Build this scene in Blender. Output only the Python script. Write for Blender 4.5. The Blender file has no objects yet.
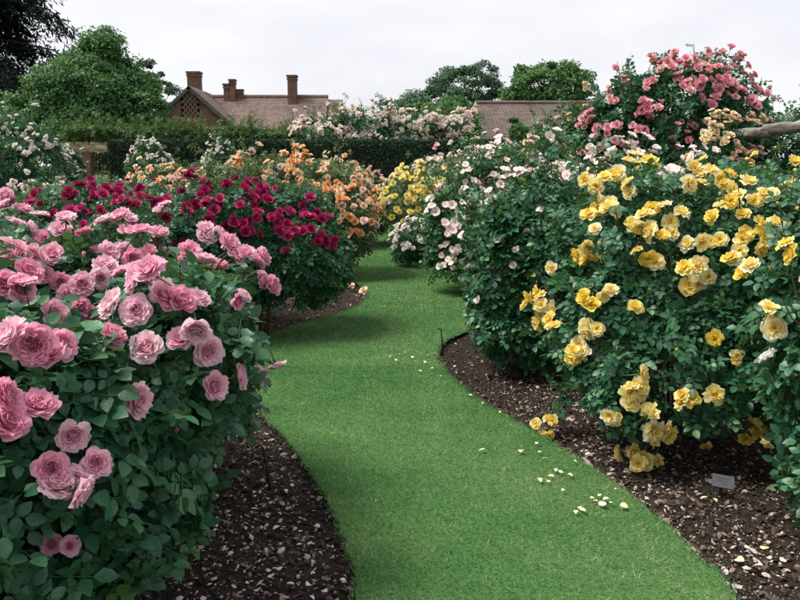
import bpy, math, random
import numpy as np
from mathutils import Vector, Matrix

# ------------------------------------------------------------------ camera, sky, sun
scene = bpy.context.scene
COL = scene.collection
CAMZ = 1.70
PITCH = math.atan(135 / 800.0)
cam_d = bpy.data.cameras.new('camera')
cam_d.sensor_width = 36.0
cam_d.lens = 36.0
cam_d.clip_start = 0.05
cam_d.clip_end = 3000
cam = bpy.data.objects.new('camera', cam_d)
cam.location = (0, 0, CAMZ)
cam.rotation_euler = (math.pi / 2 - PITCH, 0, 0)
COL.objects.link(cam)
scene.camera = cam

SUN_EL = math.radians(60)
SUN_DIR = Vector((-0.80, -0.10, 0)).normalized() * math.cos(SUN_EL) + Vector((0, 0, math.sin(SUN_EL)))
world = bpy.data.worlds.new('World')
scene.world = world
world.use_nodes = True
wn = world.node_tree
wn.nodes.clear()
w_out = wn.nodes.new('ShaderNodeOutputWorld')
w_bg = wn.nodes.new('ShaderNodeBackground')
w_bg.inputs['Strength'].default_value = 0.10
w_sky = wn.nodes.new('ShaderNodeTexSky')
w_sky.sky_type = 'NISHITA'
w_sky.sun_disc = False
w_sky.sun_elevation = SUN_EL
w_sky.sun_rotation = math.atan2(SUN_DIR.x, SUN_DIR.y)
w_tc = wn.nodes.new('ShaderNodeTexCoord')
w_map = wn.nodes.new('ShaderNodeMapping')
w_map.inputs['Scale'].default_value = (1.0, 1.0, 3.2)
w_noise = wn.nodes.new('ShaderNodeTexNoise')
w_noise.inputs['Scale'].default_value = 2.2
w_noise.inputs['Detail'].default_value = 6
w_noise.inputs['Roughness'].default_value = 0.55
w_ramp = wn.nodes.new('ShaderNodeValToRGB')
w_ramp.color_ramp.elements[0].position = 0.30
w_ramp.color_ramp.elements[0].color = (0.76, 0.74, 0.82, 1)
w_ramp.color_ramp.elements[1].position = 0.68
w_ramp.color_ramp.elements[1].color = (0.98, 0.98, 0.98, 1)
w_mul = wn.nodes.new('ShaderNodeVectorMath')
w_mul.operation = 'SCALE'
w_mul.inputs['Scale'].default_value = 4.4
w_mix = wn.nodes.new('ShaderNodeMix')
w_mix.data_type = 'RGBA'
w_mix.inputs[0].default_value = 0.93
wn.links.new(w_tc.outputs['Generated'], w_map.inputs['Vector'])
wn.links.new(w_map.outputs['Vector'], w_noise.inputs['Vector'])
wn.links.new(w_noise.outputs['Fac'], w_ramp.inputs['Fac'])
wn.links.new(w_ramp.outputs['Color'], w_mul.inputs[0])
wn.links.new(w_sky.outputs['Color'], w_mix.inputs[6])
wn.links.new(w_mul.outputs['Vector'], w_mix.inputs[7])
wn.links.new(w_mix.outputs[2], w_bg.inputs['Color'])
wn.links.new(w_bg.outputs['Background'], w_out.inputs['Surface'])

sun_d = bpy.data.lights.new('sun', 'SUN')
sun_d.energy = 2.3
sun_d.angle = math.radians(24)
sun_d.color = (1.0, 0.95, 0.86)
sun = bpy.data.objects.new('sun', sun_d)
sun.rotation_euler = SUN_DIR.to_track_quat('Z', 'Y').to_euler()
sun.location = (-20, 10, 30)
COL.objects.link(sun)

vs = scene.view_settings
vs.view_transform = 'Standard'
vs.look = 'None'
vs.gamma = 1.0
vs.exposure = 1.27
vs.use_curve_mapping = False
scene.render.resolution_x = 1024
scene.render.resolution_y = 768

# ------------------------------------------------------------------ geometry of the view (metres from pixels of the 800x600 photo)
SP, CP = math.sin(PITCH), math.cos(PITCH)


def ray(px, py):
    dx, dy = (px - 400) / 800.0, (300 - py) / 800.0
    return np.array([dx, CP + dy * SP, -SP + dy * CP])


def at(px, py, Y):
    d = ray(px, py)
    return np.array([0, 0, CAMZ]) + d * (Y / d[1])


def ground(px, py, z=0.0):
    d = ray(px, py)
    return np.array([0, 0, CAMZ]) + d * ((z - CAMZ) / d[2])


CAMP = np.array([0, 0, CAMZ])
UP = np.array([0, 0, 1.0])

# ------------------------------------------------------------------ mesh helpers


def norm(a):
    return a / np.maximum(np.linalg.norm(a, axis=-1, keepdims=True), 1e-9)


class Noise:
    def __init__(self, seed):
        r = np.random.default_rng(seed)
        self.k = r.normal(size=(6, 3))
        self.p = r.uniform(0, 6.28, 6)

    def __call__(self, p):
        return np.sin(p @ self.k.T + self.p).sum(-1) / 3.0


def make_mesh(name, V, F, mats, attrs=None, mat_idx=None, smooth=True):
    """V (n,3), F (m,4) quads (last index may repeat -> written as triangles when F has 3 columns)."""
    me = bpy.data.meshes.new(name)
    V = np.ascontiguousarray(V, dtype=np.float32)
    F = np.ascontiguousarray(F, dtype=np.int32)
    m, k = F.shape
    me.vertices.add(len(V))
    me.vertices.foreach_set('co', V.ravel())
    me.loops.add(m * k)
    me.loops.foreach_set('vertex_index', F.ravel())
    me.polygons.add(m)
    me.polygons.foreach_set('loop_start', np.arange(0, m * k, k, dtype=np.int32))
    me.polygons.foreach_set('loop_total', np.full(m, k, dtype=np.int32))
    me.polygons.foreach_set('use_smooth', np.full(m, bool(smooth)))
    for mt in (mats if isinstance(mats, (list, tuple)) else [mats]):
        me.materials.append(mt)
    if mat_idx is not None:
        me.polygons.foreach_set('material_index', np.ascontiguousarray(mat_idx, dtype=np.int32))
    for an, av in (attrs or {}).items():
        a = me.attributes.new(an, 'FLOAT', 'POINT')
        a.data.foreach_set('value', np.ascontiguousarray(av, dtype=np.float32))
    me.update()
    return me


def link(name, me, parent=None, loc=None, **props):
    o = bpy.data.objects.new(name, me)
    COL.objects.link(o)
    if parent is not None:
        o.parent = parent
    if loc is not None:
        o.location = loc
    for k, v in props.items():
        o[k] = v
    return o


def thing(name, label, cat, loc=(0, 0, 0), group=None):
    o = link(name, None, None, loc, label=label, category=cat)
    o.empty_display_size = 0.2
    if group:
        o['group'] = group
    return o


def tag(o, label, cat, group=None):
    o['label'] = label
    o['category'] = cat
    if group:
        o['group'] = group
    return o


def instance(Vt, Ft, R, P, S):
    """copies of a template on N frames R (N,3,3) columns x,y,z ; positions P ; scales S"""
    n, nv = len(P), len(Vt)
    V = np.einsum('nij,vj->nvi', R, Vt) * S[:, None, None] + P[:, None, :]
    F = (Ft[None] + (np.arange(n) * nv)[:, None, None]).reshape(-1, Ft.shape[1])
    return V.reshape(-1, 3), F


class Acc:
    """collects quads from several sources into one mesh"""

    def __init__(self):
        self.V, self.F, self.A, self.M, self.n = [], [], [], [], 0

    def add(self, V, F, rnd=0.5, mi=0):
        V = np.asarray(V, float)
        F = np.asarray(F, int)
        if F.shape[1] == 3:
            F = np.concatenate([F, F[:, 2:3]], 1)
        self.V.append(V)
        self.F.append(F + self.n)
        self.A.append(np.broadcast_to(np.asarray(rnd, float), (len(V),)))
        self.M.append(np.full(len(F), mi))
        self.n += len(V)

    def mesh(self, name, mats, attr='rnd', smooth=True):
        return make_mesh(name, np.concatenate(self.V), np.concatenate(self.F), mats,
                         {attr: np.concatenate(self.A)}, np.concatenate(self.M), smooth)


def tube(pts, radii, sides=6, cap=True):
    pts = np.asarray(pts, float)
    n = len(pts)
    radii = np.broadcast_to(radii, (n,))
    T = norm(np.gradient(pts, axis=0))
    ref = np.array([0.0, 0, 1]) if abs(T[0][2]) < 0.9 else np.array([1.0, 0, 0])
    A = norm(np.cross(T, ref))
    B = np.cross(T, A)
    ang = np.arange(sides) * 2 * math.pi / sides
    V = pts[:, None] + radii[:, None, None] * (np.cos(ang)[None, :, None] * A[:, None] + np.sin(ang)[None, :, None] * B[:, None])
    V = V.reshape(-1, 3)
    F = []
    for i in range(n - 1):
        for j in range(sides):
            k = (j + 1) % sides
            F.append((i * sides + j, i * sides + k, (i + 1) * sides + k, (i + 1) * sides + j))
    if cap:
        V = np.concatenate([V, pts[:1], pts[-1:]])
        a, b = n * sides, n * sides + 1
        for j in range(0, sides, 2):
            F.append((a, (j + 2) % sides, (j + 1) % sides, j))
            o = (n - 1) * sides
            F.append((b, o + j, o + (j + 1) % sides, o + (j + 2) % sides))
    return V, np.array(F)


def box(cx, cy, cz, sx, sy, sz):
    x, y, z = sx / 2, sy / 2, sz / 2
    V = np.array([(-x, -y, -z), (x, -y, -z), (x, y, -z), (-x, y, -z), (-x, -y, z), (x, -y, z), (x, y, z), (-x, y, z)]) + (cx, cy, cz)
    F = np.array([(0, 3, 2, 1), (4, 5, 6, 7), (0, 1, 5, 4), (1, 2, 6, 5), (2, 3, 7, 6), (3, 0, 4, 7)])
    return V, F


def slab(quad, thick):
    """a quad given by 4 corners, thickened along its normal (downwards)"""
    q = np.asarray(quad, float)
    n = norm(np.cross(q[1] - q[0], q[3] - q[0]))
    V = np.concatenate([q - n * thick, q])
    F = np.array([(0, 3, 2, 1), (4, 5, 6, 7), (0, 1, 5, 4), (1, 2, 6, 5), (2, 3, 7, 6), (3, 0, 4, 7)])
    return V, F

# ------------------------------------------------------------------ materials


def new_mat(name):
    m = bpy.data.materials.new(name)
    m.use_nodes = True
    nt = m.node_tree
    nt.nodes.clear()
    out = nt.nodes.new('ShaderNodeOutputMaterial')
    return m, nt, out


def ramp(nt, fac, stops):
    r = nt.nodes.new('ShaderNodeValToRGB')
    el = r.color_ramp.elements
    while len(el) < len(stops):
        el.new(0.5)
    for e, (p, c) in zip(el, stops):
        e.position = p
        e.color = (*c, 1)
    nt.links.new(fac, r.inputs['Fac'])
    return r.outputs['Color']


def leaf_mat(name, stops, rough=0.42, spec=0.5, trans=0.25, tcol=(0.14, 0.24, 0.04), noise=0):
    m, nt, out = new_mat(name)
    at_ = nt.nodes.new('ShaderNodeAttribute')
    at_.attribute_name = 'rnd'
    col = ramp(nt, at_.outputs['Fac'], stops)
    p = nt.nodes.new('ShaderNodeBsdfPrincipled')
    p.inputs['Roughness'].default_value = rough
    p.inputs['Specular IOR Level'].default_value = spec
    if noise:
        tc_ = nt.nodes.new('ShaderNodeTexCoord')
        nn_ = nt.nodes.new('ShaderNodeTexNoise')
        nn_.inputs['Scale'].default_value = noise
        nn_.inputs['Detail'].default_value = 3
        nt.links.new(nt.nodes.new('ShaderNodeNewGeometry').outputs['Position'], nn_.inputs['Vector'])
        vcol = ramp(nt, nn_.outputs['Fac'], [(0.3, (0.72, 0.72, 0.72)), (0.7, (1.25, 1.25, 1.25))])
        mm = nt.nodes.new('ShaderNodeMix')
        mm.data_type = 'RGBA'
        mm.blend_type = 'MULTIPLY'
        mm.inputs[0].default_value = 1.0
        nt.links.new(col, mm.inputs[6])
        nt.links.new(vcol, mm.inputs[7])
        col = mm.outputs[2]
        bp = nt.nodes.new('ShaderNodeBump')
        bp.inputs['Strength'].default_value = 0.35
        bp.inputs['Distance'].default_value = 0.004
        nt.links.new(nn_.outputs['Fac'], bp.inputs['Height'])
        nt.links.new(bp.outputs['Normal'], p.inputs['Normal'])
    nt.links.new(col, p.inputs['Base Color'])
    t = nt.nodes.new('ShaderNodeBsdfTranslucent')
    mixc = nt.nodes.new('ShaderNodeMix')
    mixc.data_type = 'RGBA'
    mixc.inputs[0].default_value = 0.6
    nt.links.new(col, mixc.inputs[6])
    mixc.inputs[7].default_value = (*tcol, 1)
    nt.links.new(mixc.outputs[2], t.inputs['Color'])
    mx = nt.nodes.new('ShaderNodeMixShader')
    mx.inputs[0].default_value = trans
    nt.links.new(p.outputs[0], mx.inputs[1])
    nt.links.new(t.outputs[0], mx.inputs[2])
    nt.links.new(mx.outputs[0], out.inputs['Surface'])
    return m


def petal_mat(name, outer, inner, trans=0.35):
    """outer: colour stops over the object's own tone 0..1 ; inner: colour at the heart of the flower"""
    m, nt, out = new_mat(name)
    tone = nt.nodes.new('ShaderNodeAttribute')
    tone.attribute_type = 'OBJECT'
    tone.attribute_name = 'tone'
    oc = ramp(nt, tone.outputs['Fac'], outer)
    pt = nt.nodes.new('ShaderNodeAttribute')
    pt.attribute_name = 'rnd'
    fac = nt.nodes.new('ShaderNodeMapRange')
    fac.inputs['From Min'].default_value = 0.0
    fac.inputs['From Max'].default_value = 0.75
    nt.links.new(pt.outputs['Fac'], fac.inputs['Value'])
    mc = nt.nodes.new('ShaderNodeMix')
    mc.data_type = 'RGBA'
    nt.links.new(fac.outputs['Result'], mc.inputs[0])
    mc.inputs[6].default_value = (*inner, 1)
    nt.links.new(oc, mc.inputs[7])
    d = nt.nodes.new('ShaderNodeBsdfPrincipled')
    d.inputs['Roughness'].default_value = 0.65
    d.inputs['Specular IOR Level'].default_value = 0.2
    t = nt.nodes.new('ShaderNodeBsdfTranslucent')
    nt.links.new(mc.outputs[2], d.inputs['Base Color'])
    nt.links.new(mc.outputs[2], t.inputs['Color'])
    mx = nt.nodes.new('ShaderNodeMixShader')
    mx.inputs[0].default_value = trans
    nt.links.new(d.outputs[0], mx.inputs[1])
    nt.links.new(t.outputs[0], mx.inputs[2])
    nt.links.new(mx.outputs[0], out.inputs['Surface'])
    return m


def noise_mat(name, stops, scale=6.0, rough=0.9, bump=0.3, detail=6, bscale=None, spec=0.2, stretch=(1, 1, 1)):
    m, nt, out = new_mat(name)
    tc = nt.nodes.new('ShaderNodeTexCoord')
    mp = nt.nodes.new('ShaderNodeMapping')
    mp.inputs['Scale'].default_value = stretch
    nt.links.new(tc.outputs['Object'], mp.inputs['Vector'])
    n = nt.nodes.new('ShaderNodeTexNoise')
    n.inputs['Scale'].default_value = scale
    n.inputs['Detail'].default_value = detail
    nt.links.new(mp.outputs['Vector'], n.inputs['Vector'])
    col = ramp(nt, n.outputs['Fac'], stops)
    p = nt.nodes.new('ShaderNodeBsdfPrincipled')
    p.inputs['Roughness'].default_value = rough
    p.inputs['Specular IOR Level'].default_value = spec
    nt.links.new(col, p.inputs['Base Color'])
    if bump:
        n2 = nt.nodes.new('ShaderNodeTexNoise')
        n2.inputs['Scale'].default_value = bscale or scale * 3
        n2.inputs['Detail'].default_value = 5
        nt.links.new(mp.outputs['Vector'], n2.inputs['Vector'])
        b = nt.nodes.new('ShaderNodeBump')
        b.inputs['Strength'].default_value = bump
        b.inputs['Distance'].default_value = 0.03
        nt.links.new(n2.outputs['Fac'], b.inputs['Height'])
        nt.links.new(b.outputs['Normal'], p.inputs['Normal'])
    nt.links.new(p.outputs[0], out.inputs['Surface'])
    return m


def attr_mat(name, stops, rough=0.85, spec=0.2, interp='LINEAR'):
    m, nt, out = new_mat(name)
    a = nt.nodes.new('ShaderNodeAttribute')
    a.attribute_name = 'rnd'
    col = ramp(nt, a.outputs['Fac'], stops)
    nt.nodes[-1].color_ramp.interpolation = interp
    p = nt.nodes.new('ShaderNodeBsdfPrincipled')
    p.inputs['Roughness'].default_value = rough
    p.inputs['Specular IOR Level'].default_value = spec
    nt.links.new(col, p.inputs['Base Color'])
    nt.links.new(p.outputs[0], out.inputs['Surface'])
    return m


def brick_mat(name, c1, c2, mortar, bw, bh, axis='XZ', rough=0.9):
    m, nt, out = new_mat(name)
    tc = nt.nodes.new('ShaderNodeTexCoord')
    sep = nt.nodes.new('ShaderNodeSeparateXYZ')
    cmb = nt.nodes.new('ShaderNodeCombineXYZ')
    nt.links.new(tc.outputs['Object'], sep.inputs[0])
    add = nt.nodes.new('ShaderNodeMath')
    add.operation = 'ADD'
    nt.links.new(sep.outputs['X'], add.inputs[0])
    if axis == 'XZ':
        nt.links.new(sep.outputs['Y'], add.inputs[1])
    nt.links.new(add.outputs[0], cmb.inputs['X'])
    nt.links.new(sep.outputs['Z'], cmb.inputs['Y'])
    bk = nt.nodes.new('ShaderNodeTexBrick')
    bk.inputs['Scale'].default_value = 1.0
    bk.inputs['Brick Width'].default_value = bw
    bk.inputs['Row Height'].default_value = bh
    bk.inputs['Mortar Size'].default_value = bh * 0.1
    bk.inputs['Color1'].default_value = (*c1, 1)
    bk.inputs['Color2'].default_value = (*c2, 1)
    bk.inputs['Mortar'].default_value = (*mortar, 1)
    nt.links.new(cmb.outputs[0], bk.inputs['Vector'])
    n = nt.nodes.new('ShaderNodeTexNoise')
    n.inputs['Scale'].default_value = 1.3
    n.inputs['Detail'].default_value = 8
    n.inputs['Roughness'].default_value = 0.7
    nt.links.new(tc.outputs['Object'], n.inputs['Vector'])
    g = ramp(nt, n.outputs['Fac'], [(0.3, (0.55, 0.55, 0.55)), (0.7, (1.25, 1.22, 1.15))])
    mu = nt.nodes.new('ShaderNodeMix')
    mu.data_type = 'RGBA'
    mu.blend_type = 'MULTIPLY'
    mu.inputs[0].default_value = 1.0
    nt.links.new(bk.outputs['Color'], mu.inputs[6])
    nt.links.new(g, mu.inputs[7])
    p = nt.nodes.new('ShaderNodeBsdfPrincipled')
    p.inputs['Roughness'].default_value = rough
    p.inputs['Specular IOR Level'].default_value = 0.2
    nt.links.new(mu.outputs[2], p.inputs['Base Color'])
    b = nt.nodes.new('ShaderNodeBump')
    b.inputs['Strength'].default_value = 0.5
    b.inputs['Distance'].default_value = 0.02
    b.invert = True
    nt.links.new(bk.outputs['Fac'], b.inputs['Height'])
    nt.links.new(b.outputs['Normal'], p.inputs['Normal'])
    nt.links.new(p.outputs[0], out.inputs['Surface'])
    return m


M = {}
M['rose_leaf'] = leaf_mat('rose_leaf', [(0.0, (0.016, 0.074, 0.040)), (0.5, (0.040, 0.145, 0.070)), (0.86, (0.080, 0.210, 0.082)), (0.97, (0.10, 0.25, 0.050)), (1.0, (0.34, 0.40, 0.06))], spec=0.42, rough=0.38, noise=130)
M['fresh_leaf'] = leaf_mat('fresh_leaf', [(0.0, (0.016, 0.078, 0.038)), (0.5, (0.042, 0.142, 0.056)), (0.85, (0.085, 0.20, 0.062)), (1.0, (0.22, 0.30, 0.08))], spec=0.36)
M['olive_leaf'] = leaf_mat('olive_leaf', [(0.0, (0.042, 0.082, 0.036)), (0.5, (0.088, 0.142, 0.056)), (0.85, (0.15, 0.20, 0.07)), (1.0, (0.28, 0.18, 0.10))])
M['yellow_leaf'] = leaf_mat('yellow_leaf', [(0.0, (0.10, 0.20, 0.03)), (1.0, (0.36, 0.42, 0.05))], trans=0.35)
M['yew_leaf'] = leaf_mat('yew_leaf', [(0.0, (0.010, 0.030, 0.016)), (0.7, (0.022, 0.058, 0.028)), (1.0, (0.042, 0.090, 0.036))], rough=0.7, spec=0.25, trans=0.1, tcol=(0.03, 0.06, 0.02))
M['cedar_leaf'] = leaf_mat('cedar_leaf', [(0.0, (0.010, 0.020, 0.018)), (1.0, (0.028, 0.044, 0.034))], rough=0.7, spec=0.2, trans=0.1, tcol=(0.03, 0.05, 0.03))
M['tree_mid'] = leaf_mat('tree_mid', [(0.0, (0.026, 0.095, 0.036)), (0.6, (0.066, 0.175, 0.056)), (1.0, (0.15, 0.27, 0.08))], rough=0.55, spec=0.3)
M['tree_grey'] = leaf_mat('tree_grey', [(0.0, (0.040, 0.075, 0.055)), (1.0, (0.10, 0.15, 0.105))], rough=0.6, spec=0.3)
M['tree_blue'] = leaf_mat('tree_blue', [(0.0, (0.035, 0.090, 0.060)), (0.6, (0.065, 0.140, 0.088)), (1.0, (0.12, 0.20, 0.115))], rough=0.6, spec=0.3)
M['tree_light'] = leaf_mat('tree_light', [(0.0, (0.035, 0.105, 0.035)), (0.6, (0.075, 0.185, 0.052)), (1.0, (0.14, 0.27, 0.07))], rough=0.55, spec=0.3)
M['pergola_leaf'] = leaf_mat('pergola_leaf', [(0.0, (0.040, 0.085, 0.025)), (0.6, (0.080, 0.150, 0.040)), (1.0, (0.15, 0.23, 0.07))], rough=0.5, spec=0.3)
M['bark'] = noise_mat('bark', [(0.3, (0.045, 0.035, 0.026)), (0.7, (0.11, 0.09, 0.07))], scale=9, bump=0.6)
M['cane'] = noise_mat('cane', [(0.3, (0.035, 0.050, 0.022)), (0.7, (0.085, 0.060, 0.035))], scale=20, bump=0, rough=0.6)
M['log'] = noise_mat('log', [(0.28, (0.055, 0.045, 0.038)), (0.5, (0.19, 0.17, 0.15)), (0.75, (0.36, 0.34, 0.31))], scale=7, bump=0.9, bscale=16, stretch=(1, 0.3, 1))
M['soil'] = noise_mat('soil', [(0.3, (0.012, 0.009, 0.007)), (0.55, (0.030, 0.022, 0.016)), (0.75, (0.065, 0.046, 0.034))], scale=22, bump=1.0, bscale=60, rough=0.95)
M['chips'] = attr_mat('chips', [(0.0, (0.014, 0.010, 0.008)), (0.40, (0.040, 0.028, 0.022)), (0.60, (0.105, 0.076, 0.060)), (0.74, (0.22, 0.17, 0.14)), (0.88, (0.42, 0.34, 0.29)), (1.0, (0.62, 0.50, 0.48))])
M['field'] = noise_mat('field', [(0.3, (0.035, 0.070, 0.022)), (0.7, (0.075, 0.130, 0.035))], scale=0.6, bump=0.3)
M['stalk'] = leaf_mat('stalk', [(0.0, (0.05, 0.10, 0.03)), (1.0, (0.08, 0.15, 0.04))], trans=0.0)
M['stamen'] = attr_mat('stamen', [(0.0, (0.55, 0.30, 0.03)), (1.0, (0.75, 0.50, 0.08))], rough=0.7)
M['brick'] = brick_mat('brick', (0.205, 0.110, 0.080), (0.135, 0.078, 0.062), (0.17, 0.14, 0.12), 0.23, 0.078)
M['tiles'] = brick_mat('tiles', (0.255, 0.185, 0.168), (0.180, 0.135, 0.126), (0.09, 0.072, 0.068), 0.19, 0.11)
M['tiles_grey'] = brick_mat('tiles_grey', (0.215, 0.165, 0.150), (0.150, 0.118, 0.112), (0.060, 0.050, 0.048), 0.19, 0.11)
M['barge'] = noise_mat('barge', [(0.3, (0.05, 0.062, 0.05)), (0.7, (0.10, 0.115, 0.095))], scale=4, bump=0.1)
M['buff'] = noise_mat('buff', [(0.3, (0.30, 0.20, 0.12)), (0.7, (0.44, 0.33, 0.21))], scale=4, bump=0.1)
M['timber'] = noise_mat('timber', [(0.3, (0.20, 0.155, 0.085)), (0.7, (0.42, 0.36, 0.23))], scale=5, bump=0.3, stretch=(0.3, 1, 1))
M['vent_shade'] = noise_mat('vent_shade', [(0.3, (0.012, 0.012, 0.014)), (0.7, (0.02, 0.02, 0.022))], scale=4, bump=0)  # near-black, shade inside the vent openings put into the colour
M['lead'] = noise_mat('lead', [(0.3, (0.075, 0.08, 0.095)), (0.7, (0.11, 0.115, 0.13))], scale=30, bump=0.1, rough=0.7, spec=0.3)
M['iron'] = noise_mat('iron', [(0.3, (0.012, 0.011, 0.010)), (0.7, (0.035, 0.028, 0.022))], scale=40, bump=0.2, rough=0.6)

P = {}
P['pink'] = petal_mat('pink_petals', [(0.0, (0.84, 0.34, 0.50)), (0.3, (0.89, 0.50, 0.63)), (0.7, (0.91, 0.63, 0.73)), (1.0, (0.92, 0.76, 0.80))], (0.86, 0.38, 0.53), trans=.45)
P['crimson'] = petal_mat('crimson_petals', [(0.0, (0.30, 0.010, 0.075)), (0.6, (0.46, 0.022, 0.135)), (1.0, (0.60, 0.07, 0.23))], (0.27, 0.007, 0.05))
P['apricot'] = petal_mat('apricot_petals', [(0.0, (0.88, 0.42, 0.18)), (0.35, (0.89, 0.56, 0.27)), (0.6, (0.90, 0.69, 0.45)), (0.85, (0.90, 0.80, 0.66)), (1.0, (0.89, 0.74, 0.70))], (0.87, 0.46, 0.16))
P['yellow'] = petal_mat('yellow_petals', [(0.0, (0.90, 0.70, 0.08)), (0.3, (0.91, 0.77, 0.24)), (0.65, (0.92, 0.84, 0.46)), (1.0, (0.92, 0.88, 0.68))], (0.90, 0.68, 0.10), trans=.45)
P['lemon'] = petal_mat('lemon_petals', [(0.0, (0.87, 0.74, 0.17)), (0.5, (0.88, 0.80, 0.34)), (1.0, (0.88, 0.85, 0.58))], (0.86, 0.68, 0.12))
P['cream'] = petal_mat('cream_petals', [(0.0, (0.84, 0.68, 0.42)), (0.5, (0.86, 0.76, 0.54)), (1.0, (0.86, 0.80, 0.64))], (0.82, 0.60, 0.24))
P['tan'] = petal_mat('tan_petals', [(0.0, (0.76, 0.50, 0.36)), (0.5, (0.80, 0.60, 0.47)), (1.0, (0.82, 0.66, 0.54))], (0.74, 0.44, 0.26))
P['blush'] = petal_mat('blush_petals', [(0.0, (0.82, 0.50, 0.54)), (0.35, (0.87, 0.69, 0.69)), (0.7, (0.88, 0.80, 0.77)), (1.0, (0.88, 0.84, 0.74))], (0.86, 0.70, 0.56))
P['white'] = petal_mat('white_petals', [(0.0, (0.86, 0.80, 0.78)), (1.0, (0.90, 0.89, 0.88))], (0.86, 0.80, 0.62))
P['rose'] = petal_mat('rose_petals', [(0.0, (0.72, 0.22, 0.32)), (0.5, (0.82, 0.38, 0.45)), (0.85, (0.87, 0.54, 0.56)), (1.0, (0.88, 0.68, 0.60))], (0.74, 0.24, 0.30))

# ------------------------------------------------------------------ leaf templates


def leaflet(rows, widths, fold=0.22, droop=0.18):
    """unit leaflet along +y, base at the origin, 2 strips folded on the midrib"""
    V, F = [], []
    for t, w in zip(rows, widths):
        z = -droop * t * t
        V += [(-w, t, z + fold * w), (0, t, z), (w, t, z + fold * w)]
    for i in range(len(rows) - 1):
        a, b = i * 3, i * 3 + 3
        F += [(a, a + 1, b + 1, b), (a + 1, a + 2, b + 2, b + 1)]
    return np.array(V, float), np.array(F)


LOD = {
    0: leaflet([0, .14, .38, .66, .86, 1.0], [.05, .23, .35, .285, .15, .005]),
    1: leaflet([0, .34, .70, 1.0], [.07, .35, .26, .005]),
}
k = np.array([(0, 0, 0), (.36, .48, .06), (0, 1, -.12), (-.36, .48, .06)], float)
LOD[2] = (k, np.array([(0, 1, 2, 3)]))


def compound(lod, rng, n=5):
    """pinnate rose leaf; leaflet length about 1, whole leaf about 2.4 long"""
    Vt, Ft = LOD[lod]
    acc = Acc()
    spots = [(2.0, 0, 1.0)]
    for i in range((n - 1) // 2):
        y = 1.55 - i * 0.72
        for s in (-1, 1):
            spots.append((y + rng.uniform(-.05, .05), s, 0.92 - 0.14 * i))
    for y, s, sc in spots:
        if s == 0:
            a = rng.uniform(-.15, .15)
        else:
            a = -s * math.radians(rng.uniform(52, 78))
        roll = rng.uniform(-.35, .35)
        ca, sa = math.cos(a), math.sin(a)
        R = np.array([[ca, -sa, 0], [sa, ca, 0], [0, 0, 1]])
        cr, sr = math.cos(roll), math.sin(roll)
        R = R @ np.array([[cr, 0, sr], [0, 1, 0], [-sr, 0, cr]])
        v = (Vt * sc * np.array([1.05, 1, 1])) @ R.T
        z0 = -0.05 * y * y
        v[:, 2] += -0.12 * abs(s)
        v += (s * 0.05, y, z0)
        acc.add(v, Ft, 0)
    if lod < 2:
        v, f = tube([(0, 0, 0), (0, 1.0, -.05), (0, 2.0, -.2)], .025, 3, cap=False)
        acc.add(v, f, 0)
    V = np.concatenate(acc.V)
    F = np.concatenate(acc.F)
    V[:, 1] -= 0.9          # centre the leaf on its attachment point of the shell
    return V, F


_r = np.random.default_rng(5)
COMP = {l: [compound(l, _r, 5 if i % 3 else 7) for i in range(5)] for l in (0, 1, 2)}
LEAF_MESHES = {}


def leaf_mesh(matname, i, tone):
    key = (matname, i, tone)
    if key not in LEAF_MESHES:
        V, F = COMP[0][i]
        LEAF_MESHES[key] = make_mesh('leaf', V, F, M[matname], {'rnd': np.full(len(V), tone)})
    return LEAF_MESHES[key]


def frames(nrm, rng, up=0.7, jit=0.55, out=1.0, droop=0.0):
    """leaf frames: blade normal between outward and up, tip pointing outward"""
    n = len(nrm)
    b = norm(nrm * 0.65 + UP * up + rng.normal(size=(n, 3)) * jit)
    a = nrm * out + rng.normal(size=(n, 3)) * 0.9 - UP * droop
    a = norm(a - b * (a * b).sum(-1, keepdims=True))
    x = np.cross(a, b)
    return np.stack([x, a, b], axis=2)

# ------------------------------------------------------------------ bush shapes (unions of ellipsoids)


def sample_shell(ells, n, rng, depth=0.16, lump=0.10, gate=0.35, cam_bias=True, zmin=0.06, lo=-0.75, hi=2.0, freq=3.2):
    C = np.array([e[0] for e in ells], float)
    R = np.array([e[1] for e in ells], float)
    w = (R[:, 0] * R[:, 1] + R[:, 0] * R[:, 2] + R[:, 1] * R[:, 2])
    w = w / w.sum()
    nz, ng = Noise(rng.integers(1 << 30)), Noise(rng.integers(1 << 30))
    outP, outN, outS, got = [], [], [], 0
    for _ in range(60):
        k_ = max(2000, int((n - got) * 2.2))
        i = rng.choice(len(ells), size=k_, p=w)
        d = norm(rng.normal(size=(k_, 3)))
        c, r = C[i], R[i]
        s = 1 + lump * nz(d * freq + c * 1.7) - np.abs(rng.normal(size=k_)) * depth
        p = c + r * d * s[:, None]
        nn = norm(d / r)
        ok = (d[:, 2] > lo) & (d[:, 2] < hi) & (p[:, 2] > zmin)
        for j in range(len(ells)):
            q = np.linalg.norm((p - C[j]) / R[j], axis=1)
            ok &= (i == j) | (q > 0.80)
        if gate:
            ok &= (ng(p * 6.0) > -gate) | (rng.random(k_) < 0.35)
        if cam_bias:
            v = norm(CAMP - p)
            f = (v * nn).sum(-1)
            ok &= rng.random(k_) < np.clip(0.45 + 1.0 * f, 0.22, 1)
        outP.append(p[ok]); outN.append(nn[ok]); outS.append(s[ok])
        got += ok.sum()
        if got >= n:
            break
    return np.concatenate(outP)[:n], np.concatenate(outN)[:n], np.concatenate(outS)[:n]


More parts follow.
